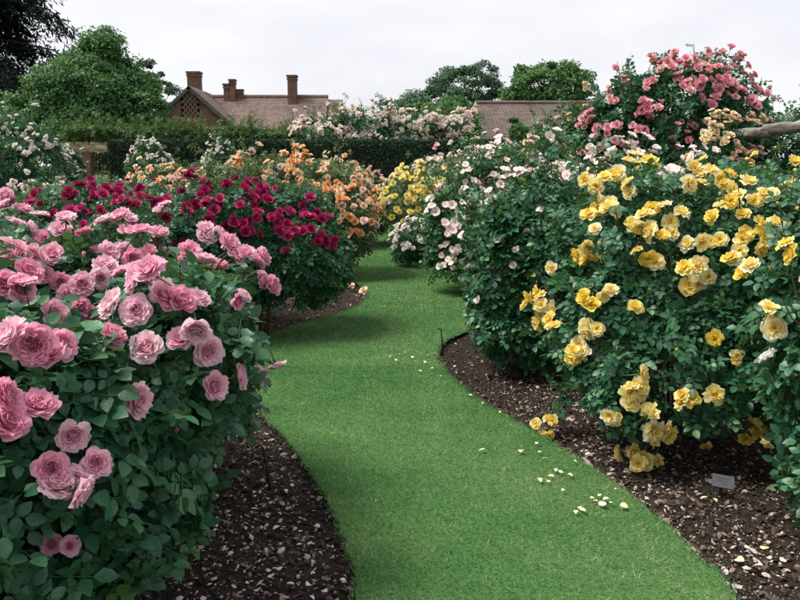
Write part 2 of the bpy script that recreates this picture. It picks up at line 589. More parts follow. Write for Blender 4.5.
def ray_hit(ells, d, grow=1.03):
    best = None
    for c, r in ells:
        r = np.array(r) * grow
        o = (CAMP - np.array(c)) / r
        v = d / r
        A, B, Cc = v @ v, 2 * o @ v, o @ o - 1
        D = B * B - 4 * A * Cc
        if D < 0:
            continue
        t = (-B - math.sqrt(D)) / (2 * A)
        if t > 0.3 and (best is None or t < best[0]):
            p = CAMP + d * t
            best = (t, p, norm((p - np.array(c)) / r ** 2))
    return best


def near_point(ells, d):
    """closest approach of a ray that misses the bush"""
    best = None
    for c, r in ells:
        c, r = np.array(c), np.array(r)
        t = (c - CAMP) @ d / (d @ d)
        p = CAMP + d * t
        q = np.linalg.norm((p - c) / r)
        if best is None or q < best[0]:
            best = (q, p, norm((p - c) / r ** 2))
    return best


def lobes(cx, cy, h, r, rng, n=6, ry=None, base=0.0, flat=1.0):
    """a rounded shrub: a main body and knobbly lobes"""
    ry = ry or r
    zc = base + (h - base) * 0.52
    e = [((cx, cy, zc), (r * .86, ry * .86, (h - base) * .46))]
    a0 = rng.uniform(0, 6.28)
    for i in range(n):
        a = a0 + i * 6.28 / n + rng.uniform(-.3, .3)
        rr = rng.uniform(.38, .55)
        hz = rng.uniform(.45, .82)
        k_ = rng.uniform(.55, .70)
        e.append(((cx + math.cos(a) * r * k_, cy + math.sin(a) * ry * k_, base + (h - base) * hz * flat),
                  (r * rr, ry * rr, (h - base) * rng.uniform(.18, .27))))
    return e

# ------------------------------------------------------------------ flowers


def petal(az, r0, z0, e0, e1, length, width, rng, nu=4, nv=3, cup=0.25, ruffle=0.06, pt=1.0):
    """one petal: starts at radius r0 and height z0, elevation goes from e0 to e1 (radians) on its way out"""
    vs_ = np.linspace(0, 1, nv + 1)
    us = np.linspace(-1, 1, nu + 1)
    rad, hgt = [r0], [z0]
    for i in range(nv):
        e = e0 + (e1 - e0) * (i + .5) / nv
        rad.append(rad[-1] + math.cos(e) * length / nv)
        hgt.append(hgt[-1] + math.sin(e) * length / nv)
    V, A = [], []
    ph = rng.uniform(0, 6.28, 3)
    for i, v in enumerate(vs_):
        w = width * (0.30 + 0.95 * math.sin(min(1, v * 1.08) * math.pi * 0.62)) * (1 if v < .99 else .80)
        e = e0 + (e1 - e0) * v
        for u in us:
            tipdip = (0.10 * abs(u) ** 2 - 0.05 * (1 - abs(u))) * (v ** 3) * length
            rr = rad[i] - tipdip * math.cos(e)
            zz = hgt[i] - tipdip * math.sin(e)
            lift = cup * w * u * u
            rr2 = rr - lift * math.sin(e)
            zz2 = zz + lift * math.cos(e)
            rf = ruffle * v * math.sin(u * 3.1 + ph[0]) + ruffle * .6 * v * math.sin(u * 6 + ph[1])
            rr2 += rf * math.sin(e); zz2 += rf * math.cos(e)
            V.append((rr2, u * w, zz2))
            A.append(pt * (0.35 + 0.65 * v))
    V = np.array(V)
    ca, sa = math.cos(az), math.sin(az)
    V = V @ np.array([[ca, -sa, 0], [sa, ca, 0], [0, 0, 1]]).T
    F = []
    W = nu + 1
    for i in range(nv):
        for j in range(nu):
            a = i * W + j
            F.append((a, a + 1, a + W + 1, a + W))
    return V, np.array(F), np.array(A)


def stalk_into(acc, rng, mi=1, length=2.4, sepals=5):
    b = rng.uniform(-.35, .35, 2)
    pts = [(0, 0, -.10), (b[0] * .15, b[1] * .15, -.7), (b[0] * .6, b[1] * .6, -length * .65), (b[0], b[1], -length)]
    v, f = tube(pts, [.13, .055, .05, .05], 5)
    acc.add(v, f, 0.5, mi)
    for k_ in range(sepals):
        v, f, a = petal(k_ * 1.257 + .3, .05, -.12, -.1, -.7, .55, .12, rng, 2, 2, .1, .0)
        acc.add(v, f, 0.5, mi)


def double_parts(seed, n=44, detail=1):
    """full rosette: list of (V,F,A) petals from the heart outwards, unit radius"""
    rng = np.random.default_rng(seed)
    nu, nv = (4, 3) if detail else (2, 2)
    out = []
    az = rng.uniform(0, 6.28)
    for i in range(n):
        f = (i + .5) / n
        az += 2.39996 + rng.uniform(-.2, .2)
        e0 = math.radians(86 - 62 * f + rng.uniform(-7, 7))
        e1 = math.radians(108 - 104 * f ** 1.3 + rng.uniform(-20, 20))
        L = 0.34 + 0.56 * f ** .8 + rng.uniform(-.05, .05)
        w = (0.16 + 0.24 * f + rng.uniform(-.02, .03)) if detail else (0.17 + 0.30 * f)
        out.append(petal(az, .02 + .20 * f ** .8, .12 * (1 - f) - .04, e0, e1, L, w, rng, nu, nv, .32, .11, .25 + .75 * f))
    return out


def semi_parts(seed, n=17, detail=1):
    rng = np.random.default_rng(seed)
    out = []
    nu, nv = (4, 3) if detail else (2, 2)
    az = rng.uniform(0, 6.28)
    for i in range(n):
        f = (i + .5) / n
        az += 2.39996 + rng.uniform(-.3, .3)
        e0 = math.radians(72 - 48 * f + rng.uniform(-10, 10))
        e1 = math.radians(70 - 85 * f + rng.uniform(-18, 18))
        L = 0.50 + 0.42 * f + rng.uniform(-.08, .08)
        w = 0.25 + 0.17 * f + rng.uniform(-.03, .03)
        out.append(petal(az, .05 + .08 * f, .04 - .08 * f, e0, e1, L, w, rng, nu, nv, .22, .12, .2 + .8 * f))
    return out


def single_parts(seed, n=7, detail=1):
    rng = np.random.default_rng(seed)
    out = []
    az = rng.uniform(0, 6.28)
    for i in range(n):
        az += 6.283 / n * (1 if n < 8 else 1.7) + rng.uniform(-.15, .15)
        e0 = math.radians(rng.uniform(25, 48))
        e1 = math.radians(rng.uniform(-22, 14))
        out.append(petal(az, .06, 0, e0, e1, .92 + rng.uniform(-.08, .05), .40, rng, 4 if detail else 2, 3 if detail else 2, .16, .08, 1.0))
    return out


def pom_parts(seed, n=13):
    rng = np.random.default_rng(seed)
    out = []
    az = rng.uniform(0, 6.28)
    for i in range(n):
        f = (i + .5) / n
        az += 2.39996
        e0 = math.radians(82 - 55 * f)
        e1 = math.radians(100 - 105 * f + rng.uniform(-12, 12))
        out.append(petal(az, .03 + .2 * f, .08 - .1 * f, e0, e1, .5 + .4 * f, .30 + .16 * f, rng, 2, 2, .35, .05, .3 + .7 * f))
    return out


FLOWERS = {}


def flower_meshes(style, pal, stalk=1.8):
    """list of (core mesh, [outer petal meshes])"""
    key = (style, pal)
    if key in FLOWERS:
        return FLOWERS[key]
    res = []
    for v in range({'double': 5, 'double_near': 6, 'semi': 5, 'semi_near': 6, 'single': 4, 'single_near': 5, 'pom': 4, 'bud': 2}[style]):
        rng = np.random.default_rng(100 + v)
        split = 0
        sl = stalk
        if style == 'double_near':
            parts, split = double_parts(10 + v, 72), 10
        elif style == 'double':
            parts = double_parts(20 + v, 26, 0)
        elif style == 'semi_near':
            parts, split = semi_parts(30 + v, 19), 8
        elif style == 'semi':
            parts = semi_parts(40 + v, 13, 0)
        elif style == 'single_near':
            parts, split = single_parts(50 + v, 6 + v % 3), 5
        elif style == 'single':
            parts = single_parts(60 + v, 6, 0)
        elif style == 'pom':
            parts = pom_parts(70 + v)
            sl = 1.6
        else:
            parts = [petal(j * 1.257, .12, -.2, math.radians(75), math.radians(112), 1.3, .42, rng, 2, 4, .5, 0, .6) for j in range(5)]
        acc = Acc()
        core = parts[:len(parts) - split] if split else parts
        for V, F, A in core:
            acc.add(V, F, A, 0)
        if style in ('semi', 'semi_near', 'single', 'single_near'):
            for j in range(9):
                a, rr = j * 2.4, .05 + .012 * j
                b, f = box(0, 0, .10, .05, .05, .12)
                acc.add(b + (math.cos(a) * rr, math.sin(a) * rr, .08), f, rng.random(), 2)
        stalk_into(acc, rng, 1, sl)
        me = acc.mesh('bloom', [P[pal], M['stalk'], M['stamen']])
        outer = [make_mesh('petal', V, F, P[pal], {'rnd': A}) for V, F, A in parts[len(parts) - split:]] if split else []
        res.append((me, outer))
    FLOWERS[key] = res
    return res


def put_bloom(root, p, facing, radius, style, pal, tone, rng, name='bloom'):
    fl = flower_meshes(style, pal)
    me, outer = fl[rng.integers(len(fl))]
    q = Vector(facing).to_track_quat('Z', 'Y')
    from mathutils import Quaternion
    q = q @ Quaternion((0, 0, 1), rng.uniform(0, 6.28))
    o = bpy.data.objects.new(name, me)
    COL.objects.link(o)
    o.parent = root
    o.location = Vector(p) - root.location
    o.rotation_mode = 'QUATERNION'
    o.rotation_quaternion = q
    o.scale = (radius, radius, radius * rng.uniform(.85, 1.1))
    o['tone'] = float(tone)
    for om in outer:
        c = bpy.data.objects.new('petal', om)
        COL.objects.link(c)
        c.parent = o
        c['tone'] = float(np.clip(tone + rng.normal() * .05, 0, 1))
    return o


def face_dir(n, rng, up=.45, jit=.35, out=1.0):
    # outwards, with a lean to the open, lighter side of the beds
    n = norm(norm(np.asarray(n) * np.array([1, 1, .45])) + np.array([0, -.42, 0]))
    return norm(n * out + UP * up + rng.normal(size=3) * jit)

# ------------------------------------------------------------------ a rose bush


class Bush:
    pass


BUSHES = {}


def rose_bush(key, label, cx, cy, ells, seed, lod=2, leaf=0.05, n_leaf=2500, mat='rose_leaf', group=None, name='rose_bush',
              cat='rose bush', shoots=14, shoot_len=0.28, stems=7, leaf_parts=0, depth=0.21, lump=0.16, gate=0.25, up=0.6,
              yellowing=0.0, trunk=None, zmin=0.06, single_leaf=False, cam_bias=True, shoot_lo=.35):
    rng = np.random.default_rng(seed)
    b = Bush()
    b.key, b.ells, b.rng = key, ells, rng
    b.root = root = thing(name, label, cat, (cx, cy, 0), group)
    base = np.array([cx, cy, 0.0])
    p, n, s = sample_shell(ells, n_leaf, rng, depth, lump, gate, zmin=zmin, cam_bias=cam_bias)
    # shoots breaking the outline
    sp, sn, ss = sample_shell(ells, max(shoots, 1), rng, 0.02, lump, 0, lo=shoot_lo)
    shoot_acc = Acc()
    ep, en = [], []
    b.tips = []
    for i in range(shoots):
        L = shoot_len * rng.uniform(.5, 1.3)
        d = norm(sn[i] * .6 + UP * .8 + rng.normal(size=3) * .25)
        p0 = sp[i] - d * .08
        bend = rng.normal(size=3) * .12 * L
        pts = [p0, p0 + d * L * .5 + bend, p0 + d * L + bend * .4]
        v, f = tube(np.array(pts) - base, [.0045, .0035, .0025], 4, cap=False)
        shoot_acc.add(v, f, .5)
        b.tips.append((pts[-1], d))
        for t in np.linspace(.25, 1.0, max(3, int(L / (leaf * 1.1)))):
            ep.append(np.array(pts[0]) * (1 - t) + np.array(pts[2]) * t + bend * (1 - abs(2 * t - 1)) * .8)
            en.append(norm(rng.normal(size=3) * 1.0 + d * .35))
    if ep:
        p = np.concatenate([p, np.array(ep)])
        n = np.concatenate([n, np.array(en)])
        s = np.concatenate([s, np.ones(len(ep))])
    b.P, b.N, b.S = p, n, s
    b.leaf, b.blooms, b.base, b.shoot_acc = leaf, [], base, shoot_acc
    b.opts = (mat, lod, leaf_parts, single_leaf, yellowing, up)
    BUSHES[key] = b
    make_stems(b, stems, trunk)
    return b


def finish(b):
    rng, root, base, leaf = b.rng, b.root, b.base, b.leaf
    mat, lod, leaf_parts, single_leaf, yellowing, up = b.opts
    p, n, s = b.P, b.N, b.S
    keep = np.ones(len(p), bool)
    for bp, bf, br in b.blooms:          # no leaf grows through or right in front of a flower
        v = p - bp
        d2 = (v * v).sum(-1)
        al = v @ bf
        lat = np.sqrt(np.maximum(d2 - al * al, 0))
        keep &= ~((d2 < (br * .95 + leaf * .95) ** 2) | ((al > 0) & (al < .22) & (lat < br * .9 + leaf * 1.1)))
    p, n, s = p[keep], n[keep], s[keep]
    R = frames(n, rng, up=up)
    S = leaf * rng.uniform(.75, 1.25, len(p))
    tone = np.clip(rng.beta(2.2, 2.6, len(p)) * .92, 0, 1)
    tone = np.where(rng.random(len(p)) < yellowing, rng.uniform(.95, 1.0, len(p)), tone)
    var = rng.integers(0, 5, len(p))
    take = np.zeros(len(p), bool)
    if leaf_parts:
        v = CAMP - p
        dist = np.linalg.norm(v, axis=1)
        vis = ((v / dist[:, None]) * n).sum(-1)
        dd = p - CAMP
        fwd = dd[:, 1] * CP - dd[:, 2] * SP
        upc = dd[:, 1] * SP + dd[:, 2] * CP
        inx = (np.abs(dd[:, 0] / fwd) < .52) & (np.abs(upc / fwd) < .39)
        score = dist + (1 - vis) * .6 + (~inx) * 5 + np.maximum(0, 1.0 - s) * 4
        take[np.argsort(score)[:leaf_parts]] = True
        for i in np.where(take)[0]:
            o = bpy.data.objects.new('leaf', leaf_mesh(mat, int(var[i]), round(float(tone[i]) * 8) / 8))
            COL.objects.link(o)
            o.parent = root
            m = Matrix.Identity(4)
            for a in range(3):
                for c in range(3):
                    m[a][c] = R[i][a][c] * S[i]
                m[a][3] = p[i][a] - base[a]
            o.matrix_local = m
    acc = Acc()
    for k_ in range(5):
        sel = (~take) & (var == k_)
        if not sel.any():
            continue
        Vt, Ft = COMP[lod][k_] if not single_leaf else LOD[2]
        V, F = instance(Vt, Ft, R[sel], p[sel] - base, S[sel])
        acc.add(V, F, np.repeat(tone[sel], len(Vt)))
    link('foliage', acc.mesh('foliage', M[mat]), root, kind='stuff')
    if b.shoot_acc.n:
        link('shoots', b.shoot_acc.mesh('shoots', M['cane']), root, kind='stuff')


def make_stems(b, stems, trunk):
    rng, base, ells, root = b.rng, b.base, b.ells, b.root
    c0 = np.array(ells[0][0])
    for i in range(stems):
        a = i * 6.28 / stems + rng.uniform(-.4, .4)
        r0 = rng.uniform(.03, .12)
        tgt = c0 + np.array(ells[0][1]) * np.array([math.cos(a) * .6, math.sin(a) * .6, rng.uniform(.0, .6)])
        p0 = base + np.array([math.cos(a) * r0, math.sin(a) * r0, -.03])
        mid = (p0 + tgt) / 2 + np.array([math.cos(a) * -.08, math.sin(a) * -.08, .12])
        v, f = tube(np.array([p0, p0 * .6 + mid * .4, mid, tgt]) - base, [.010, .009, .008, .005], 6)
        link('stem', make_mesh('stem', v, f, M['cane'], {'rnd': np.full(len(v), .5)}), root)
    if trunk:
        v, f = tube(np.array([base + (0, 0, -.05), base + (.02, 0, trunk * .5), base + (0, .01, trunk)]) - base, [.035, .028, .024], 7)
        link('trunk', make_mesh('trunk', v, f, M['bark'], {'rnd': np.full(len(v), .5)}), root)


def arch(b, p):
    """a lax shoot carrying a flower that hangs clear of the bush"""
    rng = b.rng
    c, r = min(b.ells, key=lambda e: np.linalg.norm((p - np.array(e[0])) / np.array(e[1])))
    c = np.array(c)
    st = c + (p - c) * .45
    mid = st * .4 + p * .6 + UP * (.10 + .25 * np.linalg.norm((p - st)[:2]))
    t = np.linspace(0, 1, 7)[:, None]
    pts = st * (1 - t) ** 2 + 2 * mid * t * (1 - t) + p * t * t
    v, f = tube(pts - b.base, np.linspace(.005, .003, 7), 5, cap=False)
    b.shoot_acc.add(v, f, .5)
    k_ = 12
    tt = rng.uniform(.25, .92, k_)[:, None]
    q = st * (1 - tt) ** 2 + 2 * mid * tt * (1 - tt) + p * tt * tt + rng.normal(size=(k_, 3)) * .025
    b.P = np.concatenate([b.P, q])
    b.N = np.concatenate([b.N, norm(rng.normal(size=(k_, 3)))])
    b.S = np.concatenate([b.S, np.ones(k_)])


def blooms_at(keys, pix, style, pal, radius, tone=(0.1, 0.9), cluster=(1, 1), spread=1.4, grow=1.03, jit=.35, up=.55, tonef=None):
    """blooms seen at photo pixels: put on the surface of the bush that the line of sight meets first"""
    for k_, q in enumerate(pix):
        px, py = q[0], q[1]
        sc = q[2] if len(q) > 2 else 1.0
        d = ray(px, py)
        best, bb = None, None
        for key in keys:
            h = ray_hit(BUSHES[key].ells, d, grow)
            if h and (best is None or h[0] < best[0]):
                best, bb = h, BUSHES[key]
        if best is None:
            cand = [(near_point(BUSHES[key].ells, d), BUSHES[key]) for key in keys]
            best, bb = min(cand, key=lambda c: c[0][0])
            if best[0] > 1.02:
                arch(bb, best[1])
        rng = bb.rng
        p, n = best[1], best[2]
        u = d / np.linalg.norm(d)
        w = bb.P - CAMP
        t = w @ u
        off_ = np.linalg.norm(w - t[:, None] * u, axis=1)
        near = t[(off_ < max(.035, bb.leaf)) & (np.abs(t - (p - CAMP) @ u) < .5)]
        if len(near) > 2:
            p = CAMP + u * (np.percentile(near, 6) - .02)
        for j in range(rng.integers(cluster[0], cluster[1] + 1)):
            r = radius * sc * rng.uniform(.88, 1.12)
            off = np.zeros(3) if j == 0 else np.array([rng.uniform(-1, 1), rng.uniform(-.6, .6), rng.uniform(-.7, .7)]) * r * spread
            t = rng.uniform(*tone)
            fd = face_dir(n, rng, up, jit)
            bb.blooms.append((p + off, fd, r))
            put_bloom(bb.root, p + off, fd, r, style, pal, t, rng)


def blooms_random(key, count, style, pal, radius, tone=(0, 1), cluster=(1, 3), lo=-0.25, hi=2.0, spread=1.5, frac=None, jit=.4, up=.5):
    b = BUSHES[key]
    rng = b.rng
    ok = np.where((b.S > np.percentile(b.S, 62)) & (b.N[:, 2] > lo) & (b.P[:, 2] > .15))[0]
    ok = rng.choice(ok, size=min(count, len(ok)), replace=False)
    p, n = b.P[ok], b.N[ok]
    for i in range(len(p)):
        t0 = rng.uniform(*tone)
        for j in range(rng.integers(cluster[0], cluster[1] + 1)):
            r = radius * rng.uniform(.75, 1.15)
            off = rng.normal(size=3) * r * spread * (j > 0) * .7
            fd = face_dir(n[i], rng, up, jit)
            bp_ = p[i] + n[i] * .03 + off
            b.blooms.append((bp_, fd, r))
            put_bloom(b.root, bp_, fd, r, style, pal, np.clip(t0 + rng.normal() * .12, 0, 1), rng)


def buds(key, count, pal, radius):
    b = BUSHES[key]
    rng = b.rng
    for p, d in b.tips[:count]:
        put_bloom(b.root, p, d, radius * rng.uniform(.7, 1.1), 'bud', pal, rng.uniform(0, .6), rng, name='bud')

# ================================================================== THE SETTING
rng0 = np.random.default_rng(1)


def struct(o):
    o['kind'] = 'structure'
    return o


# ground to the horizon
v = np.array([(-900, -200, -.08), (900, -200, -.08), (900, 1500, -.08), (-900, 1500, -.08)])
struct(link('ground', make_mesh('ground', v, np.array([(0, 1, 2, 3)]), M['field'])))

# soil of the beds, gently uneven
xs = np.arange(-14, 14.01, .10)
ys = np.arange(-1.0, 27.01, .10)
X, Y = np.meshgrid(xs, ys)
nzs, nzs2 = Noise(3), Noise(4)
PT = np.stack([X.ravel(), Y.ravel(), 0 * X.ravel()], 1)
Z = 0.012 * nzs(PT * 5) + 0.010 * nzs2(PT * 23)
PT[:, 2] = Z
W = len(xs)
idx = np.arange(len(ys) * W).reshape(len(ys), W)
F = np.stack([idx[:-1, :-1], idx[:-1, 1:], idx[1:, 1:], idx[1:, :-1]], -1).reshape(-1, 4)
struct(link('soil_bed', make_mesh('soil_bed', PT, F, M['soil'])))


def smooth_curve(pts, n=12):
    pts = np.asarray(pts, float)
    out = []
    for i in range(len(pts) - 1):
        p0, p1, p2, p3 = pts[max(i - 1, 0)], pts[i], pts[i + 1], pts[min(i + 2, len(pts) - 1)]
        for t in np.linspace(0, 1, n, endpoint=False):
            out.append(.5 * (2 * p1 + (p2 - p0) * t + (2 * p0 - 5 * p1 + 4 * p2 - p3) * t * t + (3 * p1 - p0 - 3 * p2 + p3) * t ** 3))
    out.append(pts[-1])
    return np.array(out)


LAWN_Z = 0.05
Lpx = [(356, 600), (350, 560), (338, 520), (316, 480), (288, 440), (262, 412), (250, 385), (250, 362), (262, 342), (290, 327), (330, 316), (358, 306),
       (368, 295), (362, 286), (348, 277), (338, 264), (338, 250), (348, 240), (355, 233), (352, 226), (340, 222)]
Rpx = [(735, 600), (700, 560), (660, 520), (610, 480), (540, 435), (480, 400), (446, 372), (437, 353), (449, 338), (485, 324), (520, 312), (532, 298),
       (512, 285), (474, 277), (446, 271), (420, 262), (397, 252), (386, 245), (388, 236), (394, 228), (398, 221)]
EDGE_L = smooth_curve([(-.10, .9)] + [tuple(ground(*q, LAWN_Z)[:2]) for q in Lpx])
EDGE_R = smooth_curve([(.95, .9)] + [tuple(ground(*q, LAWN_Z)[:2]) for q in Rpx])
jl = Noise(8)
for E in (EDGE_L, EDGE_R):
    E[:, 0] += .008 * jl(np.stack([E[:, 0] * 30, E[:, 1] * 30, 0 * E[:, 0]], 1))
POLY = np.concatenate([EDGE_L, EDGE_R[::-1]])

M_lawn, nt, out = new_mat('lawn')
tc = nt.nodes.new('ShaderNodeTexCoord')
n1 = nt.nodes.new('ShaderNodeTexNoise'); n1.inputs['Scale'].default_value = 1.4; n1.inputs['Detail'].default_value = 5
n2 = nt.nodes.new('ShaderNodeTexNoise'); n2.inputs['Scale'].default_value = 60; n2.inputs['Detail'].default_value = 4
nt.links.new(tc.outputs['Object'], n1.inputs['Vector']); nt.links.new(tc.outputs['Object'], n2.inputs['Vector'])
ca = ramp(nt, n1.outputs['Fac'], [(0.3, (0.038, 0.122, 0.036)), (0.7, (0.085, 0.172, 0.056))])
cb = ramp(nt, n2.outputs['Fac'], [(0.3, (0.6, 0.6, 0.55)), (0.7, (1.25, 1.2, 1.15))])
mu = nt.nodes.new('ShaderNodeMix'); mu.data_type = 'RGBA'; mu.blend_type = 'MULTIPLY'; mu.inputs[0].default_value = 1
nt.links.new(ca, mu.inputs[6]); nt.links.new(cb, mu.inputs[7])
pp = nt.nodes.new('ShaderNodeBsdfPrincipled'); pp.inputs['Roughness'].default_value = .9; pp.inputs['Specular IOR Level'].default_value = .1
bb = nt.nodes.new('ShaderNodeBump'); bb.inputs['Strength'].default_value = .8; bb.inputs['Distance'].default_value = .01
nt.links.new(n2.outputs['Fac'], bb.inputs['Height']); nt.links.new(bb.outputs['Normal'], pp.inputs['Normal'])
nt.links.new(mu.outputs[2], pp.inputs['Base Color']); nt.links.new(pp.outputs[0], out.inputs['Surface'])

import bmesh
bm = bmesh.new()
top = [bm.verts.new((x, y, LAWN_Z)) for x, y in POLY]
bot = [bm.verts.new((x, y, -.03)) for x, y in POLY]
ft = bm.faces.new(top)
nP = len(POLY)
for i in range(nP):
    f = bm.faces.new((top[i], top[(i + 1) % nP], bot[(i + 1) % nP], bot[i]))
    f.material_index = 1
bmesh.ops.triangulate(bm, faces=[ft])
bmesh.ops.recalc_face_normals(bm, faces=bm.faces[:])
me = bpy.data.meshes.new('lawn_path')
bm.to_mesh(me); bm.free()
me.materials.append(M_lawn); me.materials.append(M['soil'])
struct(link('lawn_path', me))


def in_poly(x, y, poly):
    inside = np.zeros(len(x), bool)
    px, py = poly[:, 0], poly[:, 1]
    j = len(poly) - 1
    for i in range(len(poly)):
        c = ((py[i] > y) != (py[j] > y)) & (x < (px[j] - px[i]) * (y - py[i]) / (py[j] - py[i] + 1e-12) + px[i])
        inside ^= c
        j = i
    return inside


# mown grass blades
bx, by = [], []
for y0, y1, dens in ((1.8, 4.2, 16000), (4.2, 6.5, 11000), (6.5, 10, 6000), (10, 15, 3000), (15, 24, 1500)):
    sel = POLY[(POLY[:, 1] > y0 - .5) & (POLY[:, 1] < y1 + .5)]
    x0, x1 = sel[:, 0].min(), sel[:, 0].max()
    n = int((x1 - x0) * (y1 - y0) * dens)
    x = rng0.uniform(x0, x1, n); y = rng0.uniform(y0, y1, n)
    ok = in_poly(x, y, POLY)
    bx.append(x[ok]); by.append(y[ok])
# tufts overhanging the cut edge
for E in (EDGE_L, EDGE_R):
    seg = np.linalg.norm(np.diff(E, axis=0), axis=1)
    cum = np.concatenate([[0], np.cumsum(seg)])
    t = rng0.uniform(0, cum[-1], 14000)
    bx.append(np.interp(t, cum, E[:, 0]) + rng0.normal(size=len(t)) * .012)
    by.append(np.interp(t, cum, E[:, 1]) + rng0.normal(size=len(t)) * .012)
bx, by = np.concatenate(bx), np.concatenate(by)
nb = len(bx)
far = np.clip((by - 4) / 10, 0, 1)
ht = rng0.uniform(.007, .020, nb) * (1 + .2 * far)
wd = rng0.uniform(.0014, .0028, nb) * (1 + 2.2 * far)
az = rng0.uniform(0, 6.283, nb)
la = rng0.uniform(0, 6.283, nb)
ln = rng0.uniform(.5, 2.4, nb) * ht
z0 = np.full(nb, LAWN_Z - .004)
A_ = np.stack([bx - np.cos(az) * wd, by - np.sin(az) * wd, z0], 1)
B_ = np.stack([bx + np.cos(az) * wd, by + np.sin(az) * wd, z0], 1)
C_ = np.stack([bx + np.cos(la) * ln, by + np.sin(la) * ln, z0 + ht], 1)
V = np.stack([A_, B_, C_], 1).reshape(-1, 3)
F = np.arange(nb * 3).reshape(-1, 3)
ngp = Noise(12)
patch = ngp(np.stack([bx * 2.2, by * 1.6, 0 * bx], 1)) * .12 + ngp(np.stack([bx * 14, by * 11, 0 * bx], 1)) * .10 + ngp(np.stack([bx * 45, by * 40, 0 * bx], 1)) * .12
tone = np.clip(rng0.beta(1.3, 1.5, nb) * .9 + .02 + patch, 0, 1)
M['grass'] = leaf_mat('grass', [(0.0, (0.024, 0.104, 0.030)), (0.38, (0.066, 0.185, 0.056)), (0.70, (0.155, 0.262, 0.105)), (1.0, (0.42, 0.42, 0.25))], rough=0.6, spec=0.25, trans=0.3, tcol=(0.12, 0.24, 0.03))
o = link('grass', make_mesh('grass', V, F, M['grass'], {'rnd': np.repeat(tone, 3)}), kind='stuff')
tag(o, 'short mown green grass covering the winding path', 'grass')

# mulch: chips, dead leaves and old petals on the soil
nm = 80000
x = np.concatenate([rng0.uniform(-3.0, 3.2, nm), rng0.uniform(-2.6, .2, 14000), rng0.uniform(.6, 2.6, 16000)])
y = np.concatenate([1.9 + 12 * rng0.random(nm) ** 1.7, rng0.uniform(2.2, 5.0, 14000), rng0.uniform(2.6, 6.4, 16000)])
ok = ~in_poly(x, y, POLY)
x, y = x[ok], y[ok]
nm = len(x)
s = rng0.gamma(2.2, .0034, nm).clip(.003, .024)
fz = 0.012 * nzs(np.stack([x, y, 0 * x], 1) * 5) + 0.010 * nzs2(np.stack([x, y, 0 * x], 1) * 23)
tn = norm(np.stack([rng0.normal(size=nm) * .5, rng0.normal(size=nm) * .5, np.ones(nm)], 1))
ax = norm(rng0.normal(size=(nm, 3)))
ax = norm(ax - tn * (ax * tn).sum(-1, keepdims=True))
Rm = np.stack([np.cross(ax, tn), ax, tn], 2)
chip = np.array([(-.45, -.8, 0), (.35, -1.0, .10), (.6, .1, -.05), (.3, .95, .15), (-.4, .8, 0), (-.62, -.05, .2), (0, 0, .42)])
chipF = np.array([(6, 0, 1, 2), (6, 2, 3, 4), (6, 4, 5, 0)])
V, F = instance(chip, chipF, Rm, np.stack([x, y, fz + .008], 1), s)
tone = np.clip(rng0.beta(1.15, 1.45, nm) + .10 * nzs(np.stack([x * 3, y * 3, 0 * x], 1)), 0, 1)
o = link('mulch', make_mesh('mulch', V, F, M['chips'], {'rnd': np.repeat(tone, 7)}, smooth=False), kind='stuff')
tag(o, 'dark bark mulch with leaf litter over the rose beds', 'mulch')

# ------------------------------------------------------------------ houses far behind


def obj_box(name, parent, mat, *boxes):
    acc = Acc()
    for b in boxes:
        v, f = box(*b)
        acc.add(v, f)
    return link(name, acc.mesh(name, M[mat], smooth=False), parent)


def rel(root, V):
    return np.asarray(V) - np.array(root.location)


def roof_slope(name, parent, mat, ridge_a, ridge_b, eave_b, eave_a, courses=30, step=.014):
    """a slope of overlapping tile courses, each course a thin tilted board"""
    ra, rb, eb, ea = [np.asarray(p, float) for p in (ridge_a, ridge_b, eave_b, eave_a)]
    n = norm(np.cross(rb - ra, ea - ra))
    if n[2] < 0:
        n = -n
    acc = Acc()
    for i in range(courses):
        t0, t1 = i / courses, (i + 1.25) / courses
        a0, b0 = ra + (ea - ra) * t0, rb + (eb - rb) * t0
        a1, b1 = ra + (ea - ra) * t1 + n * step, rb + (eb - rb) * t1 + n * step
        V = np.array([a0, b0, b1, a1, a1 - n * step * .9, b1 - n * step * .9])
        acc.add(V, np.array([(0, 1, 2, 3), (3, 2, 5, 4)]))
    V, F = slab([ra, ea, eb, rb], .12)
    if norm(np.cross(V[5] - V[4], V[7] - V[4]))[2] < 0:
        V, F = slab([ra, rb, eb, ea], .12)
    acc.add(V - n * .01, F)
    return link(name, acc.mesh(name, M[mat], smooth=False), parent)


def chimney(parent, cx, cy, z0, z1, w, d, cap=.08, pots=0):
    acc = Acc()
    for b in ((cx, cy, (z0 + z1) / 2, w, d, z1 - z0), (cx, cy, z1 - .16, w + cap, d + cap, .14), (cx, cy, z1 + .04, w + cap * 1.7, d + cap * 1.7, .12)):
        v, f = box(*b)
        acc.add(v, f)
    c = link('chimney', acc.mesh('chimney', M['brick'], smooth=False), parent)
    return c


HY = 53.0
hroot = thing('brick_house', 'old brick house with lattice gable and tall chimneys behind the clipped hedge', 'house', tuple(at(190, 300, HY) * [1, 1, 0]))
H0 = np.array(hroot.location)
apex = at(189, 87, HY)
gz = apex[2]
ghw = 2.95
slope = (28 / 31.5)
ez = gz - ghw * slope
ax_ = apex[0]
# gable wall (front face at HY), cut open for the lattice vent; a near-black panel paints the shade inside
acc = Acc()
wall = np.array([(ax_ - ghw, HY + .05, 0), (ax_ + ghw, HY + .05, 0), (ax_ + ghw, HY + .05, ez), (ax_, HY + .05, gz - .02), (ax_ - ghw, HY + .05, ez)])
vc = at(190, 106, HY)      # centre of the vent
vw, vh = .60, .72
x0, x1, zb, zt = vc[0] - vw, vc[0] + vw, vc[2] - vh, vc[2] + vh


